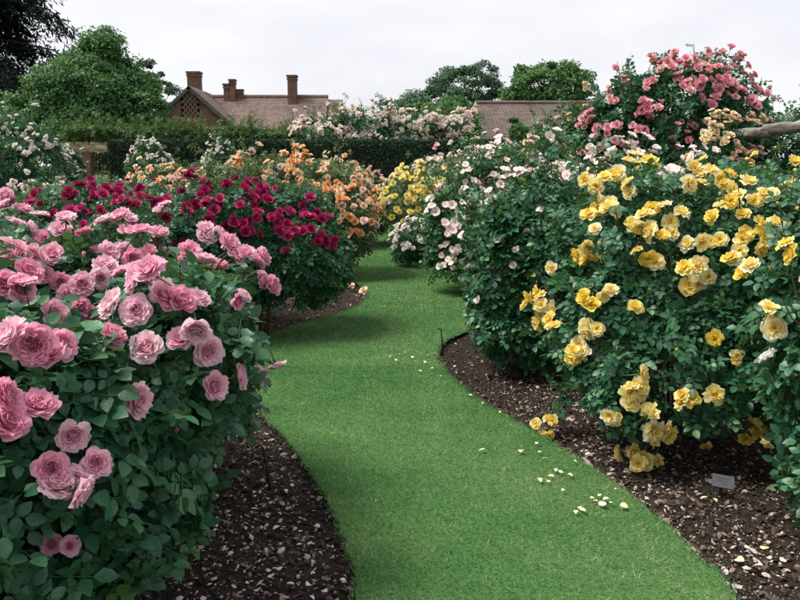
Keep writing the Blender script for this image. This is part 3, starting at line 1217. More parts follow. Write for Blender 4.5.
def gable_h(x):
    return gz - .02 - abs(x - ax_) * slope


def strip(xa, xb, za_fn, zb_fn, y=HY + .05, n=6):
    xx = np.linspace(xa, xb, n)
    V = np.array([(q, y, za_fn(q)) for q in xx] + [(q, y, zb_fn(q)) for q in xx])
    Fq = np.array([(i, i + 1, n + i + 1, n + i) for i in range(n - 1)])
    return V, Fq


for args in ((ax_ - ghw, x0, lambda q: 0, gable_h), (x1, ax_ + ghw, lambda q: 0, gable_h), (x0, ax_, lambda q: zt, gable_h), (ax_, x1, lambda q: zt, gable_h), (x0, x1, lambda q: 0, lambda q: zb)):
    V, Fq = strip(*args)
    acc.add(rel(hroot, V), Fq)
V, Fq = box(ax_, HY + 4.3, ez / 2 - .05, ghw * 2 - .02, 8.0, ez)
acc.add(rel(hroot, V), Fq)
wall_o = link('gable_wall', acc.mesh('gable_wall', M['brick'], smooth=False), hroot)
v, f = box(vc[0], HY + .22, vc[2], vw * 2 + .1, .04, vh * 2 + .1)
vent = link('lattice_vent', make_mesh('lattice_vent', rel(hroot, v), f, M['vent_shade'], smooth=False), hroot)  # backing panel coloured near-black as the shade between the lattice bricks
rows = 8
bh = vh * 2 / rows
bme = make_mesh('brick', *box(0, 0, 0, .23, .12, bh * .97), M['brick'], smooth=False)
for r_ in range(rows):
    for c_ in range(-2, 3):
        xx = vc[0] + c_ * .30 + (.15 if r_ % 2 else 0)
        zz = zb + bh * (r_ + .5)
        if xx - .115 < x0 - .06 or xx + .115 > x1 + .06:
            continue
        o = link('brick', bme, vent, rel(hroot, (xx, HY + .10, zz)))
# barge boards and wing roof
for s_ in (-1, 1):
    e = np.array([ax_ + s_ * (ghw + .25), HY - .18, gz - (ghw + .25) * slope])
    r = np.array([ax_, HY - .18, gz])
    V, Fq = slab([r + (0, 0, .06), r + (0, .10, .06), e + (0, .10, .06), e + (0, 0, .06)], .20)
    if s_ > 0:
        V, Fq = slab([r + (0, .10, .06), r + (0, 0, .06), e + (0, 0, .06), e + (0, .10, .06)], .20)
    link('barge_board', make_mesh('barge_board', rel(hroot, V), Fq, M['barge'], smooth=False), hroot)
    rr = [r + (0, .1, .09), r + (0, 8.2, .09), e + (0, 8.2, .09), e + (0, .1, .09)]
    roof_slope('wing_roof', hroot, 'tiles', *[rel(hroot, q) for q in rr], courses=16)
# long range
RY = 58.0
ra, rb = at(206, 97, RY), at(328, 97, RY)
rz = ra[2]
run, drop = 3.4, 2.9
roof_main = roof_slope('roof', hroot, 'tiles', *[rel(hroot, q) for q in ((ra[0], RY, rz), (rb[0], RY, rz), (rb[0], RY - run, rz - drop), (ra[0] - .5, RY - run, rz - drop))])
roof_slope('roof', hroot, 'tiles', *[rel(hroot, q) for q in ((ra[0], RY, rz), (rb[0], RY, rz), (rb[0], RY + run, rz - drop), (ra[0], RY + run, rz - drop))])
v, f = tube([rel(hroot, (ra[0], RY, rz + .03)), rel(hroot, (rb[0] + .02, RY, rz + .03))], .13, 8)
link('ridge_tiles', make_mesh('ridge_tiles', v, f, M['tiles'], smooth=False), hroot)
rc = at(343, 99.5, RY)
roof_slope('roof', hroot, 'tiles', *[rel(hroot, q) for q in ((rb[0] + .01, RY, rc[2]), (rc[0], RY, rc[2]), (rc[0], RY - run + .2, rc[2] - drop), (rb[0] + .01, RY - run + .2, rc[2] - drop))])
roof_slope('roof', hroot, 'tiles', *[rel(hroot, q) for q in ((rb[0] + .01, RY, rc[2]), (rc[0], RY, rc[2]), (rc[0], RY + run, rc[2] - drop), (rb[0] + .01, RY + run, rc[2] - drop))])
hw = rz - drop
obj_box('wall', hroot, 'brick', (*rel(hroot, ((ra[0] + rc[0]) / 2 + 1.3, RY, (hw - .1) / 2)), rc[0] - ra[0] - 3.0, run * 2 - .6, hw - .1))
# chimneys
for (pa, pb, yt, yb, Yc, dep) in ((187.5, 201, 72.5, 101, 57.0, .8), (229.5, 235.5, 80, 110, 57.8, .5), (224, 230, 84.5, 110, 57.9, .62), (236, 243, 90, 108, 58.1, .5), (287.5, 297, 76, 110, 57.7, .75)):
    a, b = at(pa, yt, Yc), at(pb, yt, Yc)
    zb_ = at(pa, yb, Yc)[2]
    c = rel(hroot, ((a[0] + b[0]) / 2, Yc, 0))
    chimney(hroot, c[0], c[1], zb_ - .8, a[2] - .06, (b[0] - a[0]) * .9, dep)

# second roof on the right
H2 = 46.0
r2 = thing('barn', 'low barn with plain grey-brown tiled roof and pale gable edge beyond the roses', 'barn', tuple(at(520, 300, H2) * [1, 1, 0]))
a2, b2 = at(477, 103, H2), at(640, 103, H2)
run2, drop2 = 3.0, 2.7
z2 = a2[2]
roof_slope('roof', r2, 'tiles_grey', *[rel(r2, q) for q in ((a2[0], H2, z2), (b2[0], H2, z2), (b2[0], H2 - run2, z2 - drop2), (a2[0], H2 - run2, z2 - drop2))])
roof_slope('roof', r2, 'tiles_grey', *[rel(r2, q) for q in ((a2[0], H2, z2), (b2[0], H2, z2), (b2[0], H2 + run2, z2 - drop2), (a2[0], H2 + run2, z2 - drop2))])
v, f = tube([rel(r2, (a2[0] - .03, H2, z2 + .02)), rel(r2, (b2[0], H2, z2 + .02))], .11, 8)
link('ridge_tiles', make_mesh('ridge_tiles', v, f, M['tiles_grey'], smooth=False), r2)
for s_ in (-1, 1):
    V, Fq = slab([np.array((a2[0] - .14, H2, z2 + .02)), np.array((a2[0] - .01, H2, z2 + .02)), np.array((a2[0] - .01, H2 + s_ * run2, z2 - drop2 + .02)), np.array((a2[0] - .14, H2 + s_ * run2, z2 - drop2 + .02))][::s_], .16)
    link('verge_board', make_mesh('verge_board', rel(r2, V), Fq, M['buff'], smooth=False), r2)
wx0, wx1 = a2[0] + .05, b2[0] - .2
V = np.array([(wx0, H2 - run2 + .2, 0), (wx0, H2 + run2 - .2, 0), (wx0, H2 + run2 - .2, z2 - drop2), (wx0, H2, z2 - .25), (wx0, H2 - run2 + .2, z2 - drop2),
              (wx1, H2 - run2 + .2, 0), (wx1, H2 + run2 - .2, 0), (wx1, H2 + run2 - .2, z2 - drop2), (wx1, H2, z2 - .25), (wx1, H2 - run2 + .2, z2 - drop2)])
Fq = np.array([(0, 1, 2, 4), (4, 2, 3, 3), (5, 9, 7, 6), (9, 8, 7, 7), (0, 4, 9, 5), (1, 6, 7, 2)])
acc = Acc()
acc.add(rel(r2, V), Fq)
link('wall', acc.mesh('wall', M['brick'], smooth=False), r2)

# ------------------------------------------------------------------ trees


def tree(name, label, px, Y, ells_px, mat, seed, n=22000, leaf=.16, trunk_r=.28, group='trees beyond the garden', gate=.25, lump=.16, droop=0, clumps=True, depth=.22):
    rng = np.random.default_rng(seed)
    b = at(px, 300, Y)
    base = np.array([b[0], b[1], 0])
    root = thing(name, label, 'tree', tuple(base), group)
    ells = []
    for (x, y, rx, ry, dy) in ells_px:
        c = at(x, y, Y + dy)
        k_ = (Y + dy) / 800
        ells.append((tuple(c), (rx * k_, (rx + ry) / 2 * k_, ry * k_)))
    # leaf clumps gathered on the shells
    ncl = n // 170
    pc, nc, _ = sample_shell(ells, ncl, rng, depth, lump, gate, zmin=.5, lo=-.9)
    i = rng.integers(0, len(pc), n)
    rad = np.mean([e[1][0] for e in ells]) * .25
    off = norm(rng.normal(size=(n, 3))) * (rng.random((n, 1)) ** .45) * 1.5 * rad * np.array([1, 1, .55]) * (.45 + rng.random(len(pc))[i])[:, None]
    p = pc[i] + off
    nrm = norm(nc[i] * .8 + norm(off) * .7)
    R = frames(nrm, rng, up=.5, jit=.6, droop=droop)
    S = leaf * rng.uniform(.6, 1.3, n)
    ctone = rng.random(len(pc))[i]
    tone = np.clip(.6 * ctone + .4 * rng.random(n), 0, 1)
    Vt, Ft = LOD[2]
    V, F = instance(Vt, Ft, R, p - base, S)
    cr = link('crown', make_mesh('crown', V, F, M[mat], {'rnd': np.repeat(tone, 4)}), root)
    acc = Acc()
    top_ = np.array(ells[0][0])
    tp = [base + (0, 0, -.1), base + (0.05, 0, top_[2] * .4), (base * .4 + top_ * .6) * [1, 1, 0] + [0, 0, top_[2] * .75], top_]
    v, f = tube(np.array(tp) - base, [trunk_r * 1.25, trunk_r, trunk_r * .7, trunk_r * .3], 9)
    acc.add(v, f)
    link('trunk', acc.mesh('trunk', M['bark']), root)
    for c, r in ells:
        for q in range(3):
            d = norm(rng.normal(size=3) + [0, 0, .5])
            e = np.array(c) + np.array(r) * d * .75
            s0 = tp[1] + (tp[2] - tp[1]) * rng.random()
            mid = (s0 + e) / 2 + [0, 0, -.2]
            v, f = tube(np.array([s0, mid, e]) - base, [trunk_r * .35, trunk_r * .25, trunk_r * .08], 6)
            link('limb', make_mesh('limb', v, f, M['bark'], {'rnd': np.full(len(v), .5)}), root)
    return root


tree('broadleaf_tree', 'rounded mid green tree with paler top shoots standing left of the brick house', 85, 44,
     [(85, 98, 46, 32, 0), (60, 88, 30, 24, -1), (116, 88, 30, 25, 1), (90, 70, 28, 22, .5), (36, 110, 24, 18, -1.5), (102, 45, 18, 15, .5), (138, 88, 18, 16, .5), (132, 108, 26, 22, 0), (80, 124, 52, 20, -1), (152, 112, 16, 13, 0)],
     'tree_mid', 11, n=80000, leaf=.16, gate=.0, lump=.17)
tree('slender_tree', 'thin grey-green tree with airy crown peeping beside the brick gable', 152, 62,
     [(150, 80, 14, 22, 0), (160, 98, 20, 18, 0), (143, 100, 16, 20, .5), (170, 110, 14, 14, 0)], 'tree_grey', 12, n=6500, leaf=.17, trunk_r=.18)
tree('poplar_tree', 'tall bluish green tree with feathery crown left of the barn roof', 455, 62,
     [(465, 98, 30, 26, 0), (485, 82, 18, 17, 0), (450, 88, 20, 18, .5), (430, 105, 26, 16, -1), (475, 75, 13, 10, 0), (405, 108, 22, 12, -1), (500, 100, 9, 14, 0)], 'tree_blue', 13, n=20000, leaf=.19)
tree('maple_tree', 'light green domed tree rising behind the barn ridge', 550, 57,
     [(548, 88, 34, 22, 0), (565, 80, 24, 17, 0), (535, 76, 18, 12, .5), (522, 95, 20, 12, -.5), (575, 92, 18, 16, 0)], 'tree_light', 14, n=18000, leaf=.20)
tree('bushy_tree', 'low mid green tree between the ramblers and the barn gable', 440, 42,
     [(440, 118, 34, 20, 0), (415, 122, 26, 14, 0), (463, 122, 18, 16, 0)], 'tree_light', 15, n=12000, leaf=.15, trunk_r=.15)

# dark cedar: tiers of drooping boughs
rngc = np.random.default_rng(21)
CY = 52.0
cb = at(-14, 300, CY) * [1, 1, 0]
croot_s = 1.5
croot = thing('cedar_tree', 'very dark drooping conifer towering at the garden corner', 'tree', tuple(cb), 'trees beyond the garden')
ctop = 11.5
croot.scale = (croot_s,) * 3
v, f = tube(np.array([(0, 0, -.1), (.1, 0, 3), (0, .1, 7), (.1, 0, ctop)]), [.55, .45, .32, .1], 10)
link('trunk', make_mesh('trunk', v, f, M['bark'], {'rnd': np.full(len(v), .5)}), croot)
cp, cn = [], []
for i in range(74):
    h = rngc.uniform(2.6, ctop)
    a = rngc.uniform(0, 6.28)
    L = rngc.uniform(2.2, 4.4) * (1.08 - .35 * abs(h - 6.5) / 5)
    d = np.array([math.cos(a), math.sin(a), 0])
    pts = np.array([(0, 0, h), d * L * .4 + (0, 0, h + .35), d * L * .8 + (0, 0, h + .05), d * L + (0, 0, h - .7)])
    v, f = tube(pts, [.09, .06, .035, .012], 5)
    link('bough', make_mesh('bough', v, f, M['bark'], {'rnd': np.full(len(v), .5)}), croot)
    k_ = 900
    t = rngc.random(k_) ** .7
    q = np.stack([np.interp(t, [0, .4, .8, 1], pts[:, c]) for c in range(3)], 1)
    side = np.array([-d[1], d[0], 0])
    q += side * rngc.normal(size=(k_, 1)) * .42 * (.4 + t[:, None]) + d * rngc.normal(size=(k_, 1)) * .15
    q[:, 2] -= np.abs(rngc.normal(size=k_)) * .42
    cp.append(q)
    cn.append(np.tile(d, (k_, 1)))
cp, cn = np.concatenate(cp), np.concatenate(cn)
R = frames(cn, rngc, up=.4, jit=.5, droop=.9)
V, F = instance(LOD[2][0] * [.55, 1.5, 1], LOD[2][1], R, cp, .21 * rngc.uniform(.6, 1.3, len(cp)))
link('crown', make_mesh('crown', V, F, M['cedar_leaf'], {'rnd': np.repeat(rngc.random(len(cp)), 4)}), croot)

# ------------------------------------------------------------------ clipped yew hedge with a gap at its left end
HGY = 27.0
hx0, hx1 = at(108, 160, HGY)[0], at(560, 160, HGY)[0]
hz = at(200, 140, HGY)[2]
hedge = thing('yew_hedge', 'long clipped dark yew hedge with a flat top across the garden end', 'hedge', ((hx0 + hx1) / 2, HGY + .6, 0))
hc = np.array(hedge.location)
hw_, hd_ = hx1 - hx0, 1.2
v, f = box(0, 0, hz / 2 - .06, hw_ - .30, hd_ - .30, hz - .24)
link('core', make_mesh('core', v, f, M['bark'], {'rnd': np.zeros(8)}, smooth=False), hedge)
rh = np.random.default_rng(31)
nhl = 95000
face = rh.choice(4, nhl, p=[.70, .20, .05, .05])
u, w_ = rh.random(nhl), rh.random(nhl)
p = np.zeros((nhl, 3)); nn = np.zeros((nhl, 3))
jt = np.abs(rh.normal(size=nhl)) * .07
s0 = face == 0; p[s0] = np.stack([(u[s0] - .5) * hw_, -hd_ / 2 + jt[s0], w_[s0] * hz], 1); nn[s0] = (0, -1, 0)
s0 = face == 1; p[s0] = np.stack([(u[s0] - .5) * hw_, (w_[s0] - .5) * hd_, hz - jt[s0]], 1); nn[s0] = (0, 0, 1)
s0 = face == 2; p[s0] = np.stack([0 * u[s0] - hw_ / 2 + jt[s0], (u[s0] - .5) * hd_, w_[s0] * hz], 1); nn[s0] = (-1, 0, 0)
s0 = face == 3; p[s0] = np.stack([0 * u[s0] + hw_ / 2 - jt[s0], (u[s0] - .5) * hd_, w_[s0] * hz], 1); nn[s0] = (1, 0, 0)
nh = Noise(33)
p += nn * (nh(p * 2.2) * .035)[:, None]
R = frames(nn, rh, up=.3, jit=.7)
V, F = instance(LOD[2][0] * [.7, 1.2, 1], LOD[2][1], R, p, .065 * rh.uniform(.6, 1.4, nhl))
link('foliage', make_mesh('foliage', V, F, M['yew_leaf'], {'rnd': np.repeat(rh.random(nhl), 4)}), hedge, kind='stuff')

# ------------------------------------------------------------------ brick and timber pergola in the gap
pg = thing('pergola', 'timber beams on a brick pier in the gap beside the yew hedge', 'pergola', tuple(at(94, 300, 28.4) * [1, 1, 0]))
P0 = np.array(pg.location)
zb1 = at(80, 147, 28.4)[2]
xA, xB = at(58, 147, 28.4)[0] - P0[0], at(112, 147, 28.4)[0] - P0[0]
for dy_, dz in ((-.22, 0), (.22, -.10)):
    obj_box('beam', pg, 'timber', ((xA + xB) / 2, dy_, zb1 + dz, xB - xA, .09, .13))
for k_ in range(4):
    obj_box('rafter', pg, 'timber', (xA + .3 + k_ * .5, .55, zb1 + .12, .07, 1.8, .10))
obj_box('pier', pg, 'brick', (0.05, 0, zb1 / 2 - .10, .42, .42, zb1 - .02 - .15))
obj_box('pier', pg, 'brick', (xA + .2, .0, zb1 / 2 - .10, .42, .42, zb1 - .02 - .15))

# ------------------------------------------------------------------ rustic log rail on posts at the right
rail = thing('rustic_rail', 'weathered grey rustic log rail on posts carrying the climbing roses', 'rail', (4.0, 9.0, 0))
RL = np.array(rail.location)
pa, pb_, pc_ = at(640, 143, 12.6), at(772, 131, 8.6), at(812, 126, 7.7)
rl = np.random.default_rng(41)


def log(a, b, r0, r1, name='log'):
    n = 14
    t = np.linspace(0, 1, n)[:, None]
    pts = a * (1 - t) + b * t + np.cumsum(rl.normal(size=(n, 3)) * .008, 0)
    rr = np.linspace(r0, r1, n) * (1 + rl.normal(size=n) * .06)
    V, F = tube(pts - RL, rr, 10)
    V += rl.normal(size=V.shape) * .003
    return link(name, make_mesh(name, V, F, M['log'], {'rnd': np.full(len(V), .5)}), rail)


log(pa, pb_ + (0, -.05, 0), .055, .068)
log(pb_ + (0, .10, .005), pc_ + (.25, -1.4, .02), .066, .072)
for q in (pa + (0.1, -.3, -.05), pc_ + (.22, -1.0, -.04)):
    log(np.array([q[0], q[1], -.05]), q, .075, .065, 'post')

# ================================================================== ROSES: LEFT BED
r_ = np.random.default_rng(51)
# near pink roses; ellipsoids: ((centre), (radii))
PINK = 'pink rose bushes in the front left bed'
rose_bush('pink_a', 'full pink rose bush overhanging the mulch at the lawn edge, large dark leaves', -1.2, 2.75,
          [((-1.22, 2.62, .60), (.42, .62, .55)), ((-1.28, 2.30, .78), (.34, .38, .36)), ((-1.0, 2.82, .54), (.26, .38, .36)), ((-.90, 3.05, .98), (.30, .46, .30)), ((-1.22, 2.6, .85), (.42, .46, .34))],
          61, lod=1, leaf=.058, gate=.05, lump=.2, n_leaf=2000, group=PINK, leaf_parts=300, shoots=16, shoot_len=.22, yellowing=.006, stems=8)
rose_bush('pink_b', 'full pink rose bush deep in the bed beside the white-flowered shrub', -1.85, 2.9,
          [((-1.75, 2.75, .70), (.50, .75, .68)), ((-1.55, 2.3, .78), (.40, .42, .40)), ((-1.75, 2.8, 1.08), (.48, .60, .34)), ((-1.5, 2.05, .62), (.38, .35, .45))],
          62, lod=1, leaf=.058, gate=.05, lump=.2, n_leaf=1900, group=PINK, leaf_parts=300, shoots=14, shoot_len=.22, yellowing=.004)
rose_bush('pink_c', 'full pink rose bush touching the crimson roses, yellowing leaf sprays at its lawn side', -1.35, 4.1,
          [((-1.40, 4.1, .68), (.55, .60, .60)), ((-1.08, 3.7, .98), (.36, .44, .30)), ((-1.65, 3.9, 1.02), (.45, .46, .34)), ((-1.02, 4.0, .70), (.30, .42, .42))],
          63, lod=1, leaf=.055, n_leaf=2100, group=PINK, leaf_parts=200, shoots=16, shoot_len=.25, yellowing=.05)
rose_bush('pink_d', 'full pink rose bush below the dark climber, behind the other pink roses', -2.35, 4.3,
          [((-2.35, 4.3, .70), (.75, .70, .68)), ((-2.2, 4.0, 1.05), (.60, .55, .36)), ((-2.7, 4.2, 1.0), (.5, .5, .40))],
          64, lod=1, leaf=.048, n_leaf=2200, group=PINK, leaf_parts=60, shoots=14, shoot_len=.25)
pink_pix = [(5, 206), (23, 211), (31, 231), (7, 250), (16, 255, 1.15), (28, 273), (5, 285), (19, 289, 1.05), (105, 222), (121, 217), (61, 231), (84, 234), (143, 231), (159, 234),
            (52, 255), (37, 262), (108, 253), (105, 267), (133, 259), (147, 257), (122, 274), (136, 281), (156, 267), (60, 283), (82, 285), (100, 278), (161, 292), (150, 276),
            (115, 306), (137, 311), (82, 308), (54, 315), (205, 238), (220, 236), (189, 252), (203, 263, 1.1), (219, 266), (234, 257), (246, 254), (262, 257), (260, 280), (271, 286),
            (180, 302), (196, 302), (182, 340, 1.1), (207, 351), (148, 348, 1.15), (12, 338, 1.2), (33, 343, 1.15), (60, 346, 1.05), (112, 337, .8), (236, 301, .6),
            (238, 377), (258, 376), (213, 386), (135, 400), (38, 407), (72, 434, .9), (4, 398), (76, 480), (95, 463), (57, 487), (70, 546, .6), (165, 205, .7), (40, 216)]
blooms_at(['pink_a', 'pink_b', 'pink_c', 'pink_d'], pink_pix, 'double_near', 'pink', .052, tone=(.1, 1.0), cluster=(1, 2), spread=1.7, jit=.42, up=.32)
for k_ in ('pink_a', 'pink_b', 'pink_c', 'pink_d'):
    buds(k_, 7, 'pink', .018)
blooms_random('pink_d', 10, 'double', 'pink', .05, tone=(.2, .9), cluster=(1, 2), lo=.1)
blooms_random('pink_c', 5, 'double', 'pink', .05, tone=(.2, .9), cluster=(1, 2), lo=.2)

# crimson
CR = 'crimson rose bushes in the left bed'
rose_bush('crim_a', 'deep crimson rose bush arching over the dark mulch at the lawn bend', -1.45, 8.0,
          [((-1.45, 8.1, .80), (.85, .80, .68)), ((-.98, 7.9, .80), (.50, .55, .48)), ((-1.75, 7.7, 1.15), (.60, .55, .36)), ((-1.2, 8.2, 1.18), (.55, .55, .34))],
          71, leaf=.050, n_leaf=5200, lod=1, group=CR, shoots=26, shoot_len=.30)
rose_bush('crim_b', 'deep crimson rose bush standing behind the pink roses', -2.9, 7.2,
          [((-2.9, 7.2, .82), (.85, .75, .68)), ((-2.5, 7.0, 1.12), (.60, .5, .36)), ((-3.2, 7.0, 1.05), (.55, .5, .36))],
          72, leaf=.050, n_leaf=3600, group=CR, shoots=18, shoot_len=.25)
rose_bush('crim_c', 'deep crimson rose bush nearest the brick pergola pier', -3.3, 9.2,
          [((-3.2, 9.2, .80), (1.0, .7, .70)), ((-2.5, 9.0, 1.0), (.6, .5, .42)), ((-3.7, 9.0, 1.0), (.5, .5, .42))],
          73, leaf=.055, n_leaf=3200, group=CR, shoots=16, shoot_len=.25)
crim_pix = [(192, 171), (193, 178), (227, 184, 1.2), (168, 200), (188, 207), (205, 203), (267, 200, 1.3), (254, 198), (238, 226), (225, 228), (316, 213), (322, 220), (311, 218), (296, 231), (313, 233),
            (303, 231), (259, 234), (318, 242), (303, 205), (279, 231), (287, 224), (165, 218), (209, 226), (233, 220), (76, 186), (75, 195), (84, 186), (101, 196), (117, 199), (100, 211),
            (138, 190, 1.2), (148, 199), (166, 199), (156, 204), (188, 213), (206, 203), (210, 186), (201, 195), (81, 208), (181, 191), (128, 203), (110, 192), (220, 205), (245, 188), (280, 212), (240, 205), (333, 240)]
blooms_at(['crim_a', 'crim_b', 'crim_c'], crim_pix, 'double', 'crimson', .053, tone=(0, 1), cluster=(1, 3), spread=1.7, jit=.5)
for k_, c_ in (('crim_a', 16), ('crim_b', 16), ('crim_c', 26)):
    blooms_random(k_, c_, 'double', 'crimson', .048, cluster=(1, 3), lo=.0)
buds('crim_a', 14, 'crimson', .017)

# apricot
AP = 'apricot rose bushes in the left bed'
rose_bush('apr_a', 'broad apricot and salmon rose bush bulging over the far lawn edge', -1.45, 12.2,
          [((-1.45, 12.3, 1.0), (1.0, .95, .86)), ((-.98, 11.8, .75), (.60, .60, .55)), ((-1.1, 12.3, 1.45), (.62, .6, .36)), ((-1.9, 12.0, 1.45), (.70, .6, .42)), ((-.75, 12.0, 1.1), (.45, .5, .45))],
          81, leaf=.055, n_leaf=5000, mat='olive_leaf', group=AP, shoots=34, shoot_len=.32)
rose_bush('apr_b', 'paler apricot rose bush in front of the yew hedge, beyond the crimson roses', -3.0, 11.6,
          [((-3.0, 11.7, .95), (1.0, .8, .82)), ((-2.5, 11.4, 1.35), (.7, .6, .40)), ((-3.5, 11.6, 1.2), (.6, .6, .40))],
          82, leaf=.055, n_leaf=3600, mat='olive_leaf', group=AP, shoots=24, shoot_len=.30)
blooms_random('apr_a', 145, 'double', 'apricot', .056, tone=(.2, 1), cluster=(1, 3), lo=-.2)
blooms_random('apr_b', 75, 'pom', 'apricot', .046, tone=(.5, 1), cluster=(1, 3), lo=.0)
blooms_at(['apr_a'], [(352, 187), (336, 183), (325, 190), (347, 235), (360, 233), (333, 243), (337, 250), (355, 222), (350, 217), (315, 192), (300, 186), (270, 172), (290, 162), (345, 200)], 'double', 'apricot', .062, tone=(0, .6), cluster=(2, 3))
buds('apr_a', 20, 'apricot', .02)

# small bushes at the far end of the left bed
rose_bush('farpink', 'slim rose bush with small mauve-pink blooms where the lawn path ends', -.68, 17.0,
          lobes(-.68, 17.0, 1.55, .62, r_, 6), 91, leaf=.06, n_leaf=2400, mat='rose_leaf', shoots=16, shoot_len=.3)
blooms_random('farpink', 22, 'pom', 'rose', .045, tone=(.7, 1), cluster=(1, 3), lo=.1)
rose_bush('farcream', 'cream rose bush tucked between the apricot roses and the hedge', -1.25, 16.2,
          lobes(-1.25, 16.2, 1.75, .6, r_, 6), 92, leaf=.06, n_leaf=2200, mat='olive_leaf', shoots=14, shoot_len=.3)
blooms_random('farcream', 45, 'pom', 'cream', .05, tone=(.3, 1), cluster=(1, 3), lo=.0)
rose_bush('leftblush', 'blush white rose bush low behind the pink roses at the bed side', -4.6, 8.6,
          lobes(-4.5, 8.6, 1.45, 1.0, r_, 6), 93, leaf=.055, n_leaf=3000, mat='fresh_leaf', shoots=16, shoot_len=.3)
blooms_random('leftblush', 55, 'pom', 'blush', .045, tone=(.2, .8), cluster=(1, 3), lo=.0)
rose_bush('catmint', 'feathery bright green perennial clump between pink and crimson roses', -2.55, 6.0,
          lobes(-2.45, 6.0, 1.18, .75, r_, 6), 94, leaf=.030, n_leaf=5000, mat='fresh_leaf', name='green_clump', cat='plant', shoots=30, shoot_len=.2, stems=4)

# tall dark shrub with white flowers, left edge
rose_bush('whiteclimb', 'tall dark rose shrub dotted with white blooms under the conifer', -9.3, 19.0,
          [((-9.4, 19.0, 1.5), (1.6, 1.2, 1.45)), ((-8.6, 18.8, 1.9), (.85, .8, .75)), ((-9.9, 18.6, 2.3), (.9, .8, .75)), ((-8.5, 18.8, 1.0), (.8, .7, .8))], 95, leaf=.07, n_leaf=6500, shoots=40, shoot_len=.5, mat='rose_leaf')
blooms_random('whiteclimb', 55, 'pom', 'white', .065, cluster=(1, 3), lo=-.1)

# white standards in front of the hedge
WS = 'white standard roses along the hedge'
for (px_, py_, Y_, rw, rh_, sd, lb) in ((150, 163, 24.8, 23, 25, 96, 'white standard rose near the cut end of the yew hedge'),
                                       (224, 160, 25.0, 22, 21, 97, 'white standard rose against the middle of the yew hedge'),
                                       (70, 168, 26.4, 16, 22, 98, 'white standard rose in front of the timber pergola beams')):
    c = at(px_, py_, Y_)
    k_ = Y_ / 800
    e = [(tuple(c), (rw * k_ * .8, rw * k_ * .7, rh_ * k_ * .8)), ((c[0] - rw * k_ * .5, c[1], c[2] - .1), (rw * k_ * .5, rw * k_ * .5, rh_ * k_ * .5)),
         ((c[0] + rw * k_ * .5, c[1], c[2] - .15), (rw * k_ * .5, rw * k_ * .5, rh_ * k_ * .55)), ((c[0], c[1], c[2] + rh_ * k_ * .35), (rw * k_ * .5, rw * k_ * .5, rh_ * k_ * .5))]
    rose_bush('std%d' % sd, lb, c[0], Y_, e, sd, leaf=.06, n_leaf=2200, mat='rose_leaf', group=WS, name='standard_rose', cat='standard rose', shoots=26, shoot_len=.4, stems=0, trunk=c[2])
    blooms_random('std%d' % sd, 55, 'pom', 'white', .05, tone=(.2, 1), cluster=(1, 3), lo=-.4)
# low mixed planting under the standards
for i, (px_, Y_, h_, w_, pal_, lb) in enumerate(((88, 23.0, .95, .9, 'white', 'low bush with scattered white blooms below the pergola'), (180, 22.5, .9, 1.0, 'blush', 'low blush rose bush at the foot of the yew hedge'),
                                                (372, 23.5, .9, .5, 'blush', 'small leafy bush in the shade at the lawn path end'), (50, 16.5, 1.2, 1.0, 'blush', 'loose blush rose bush below the tall dark shrub'),
                                                (130, 15.5, 1.25, 1.2, 'rose', 'low rose bush with dusky pink blooms behind the crimson roses'))):
    c = at(px_, 200, Y_)
    rose_bush('low%d' % i, lb, c[0], Y_, lobes(c[0], Y_, h_, w_, r_, 6), 110 + i, leaf=.06, n_leaf=2000, mat='fresh_leaf', shoots=16, shoot_len=.35)
    blooms_random('low%d' % i, 26, 'pom', pal_, .05, cluster=(1, 3), lo=.0)

# ================================================================== ROSES: RIGHT BED
YL = 'yellow rose bushes in the right bed'
rose_bush('yel_a', 'large yellow rose bush drooping flower trusses over the lawn edge and slate label', 1.75, 4.9,
          [((1.80, 4.95, .85), (.78, .75, .80)), ((1.30, 4.75, .80), (.42, .50, .52)), ((1.45, 4.9, 1.30), (.52, .55, .38)), ((2.05, 4.7, 1.20), (.55, .55, .42)), ((1.35, 4.40, .48), (.32, .34, .34)), ((1.75, 4.40, .62), (.48, .40, .42))],
          121, lod=1, leaf=.046, n_leaf=4800, mat='rose_leaf', group=YL, leaf_parts=300, shoots=26, shoot_len=.26, stems=9)
rose_bush('yel_b', 'yellow rose bush with one white bloom, leaves spilling over mulch beside the slate label', 2.25, 3.8,
          [((2.35, 3.85, .72), (.55, .62, .68)), ((2.05, 3.65, .85), (.40, .42, .42)), ((2.2, 3.8, 1.12), (.48, .5, .32)), ((1.98, 3.40, .36), (.26, .30, .27))],
          122, lod=1, leaf=.048, n_leaf=3000, mat='rose_leaf', group=YL, leaf_parts=300, shoots=18, shoot_len=.26)
rose_bush('yel_c', 'yellow rose bush growing up under the log rail', 2.75, 5.7,
          [((2.75, 5.7, .90), (.75, .7, .82)), ((2.4, 5.6, 1.35), (.55, .5, .40)), ((3.0, 5.4, 1.25), (.55, .5, .42))],
          123, lod=1, leaf=.046, n_leaf=2400, mat='rose_leaf', group=YL, leaf_parts=60, shoots=18, shoot_len=.26)
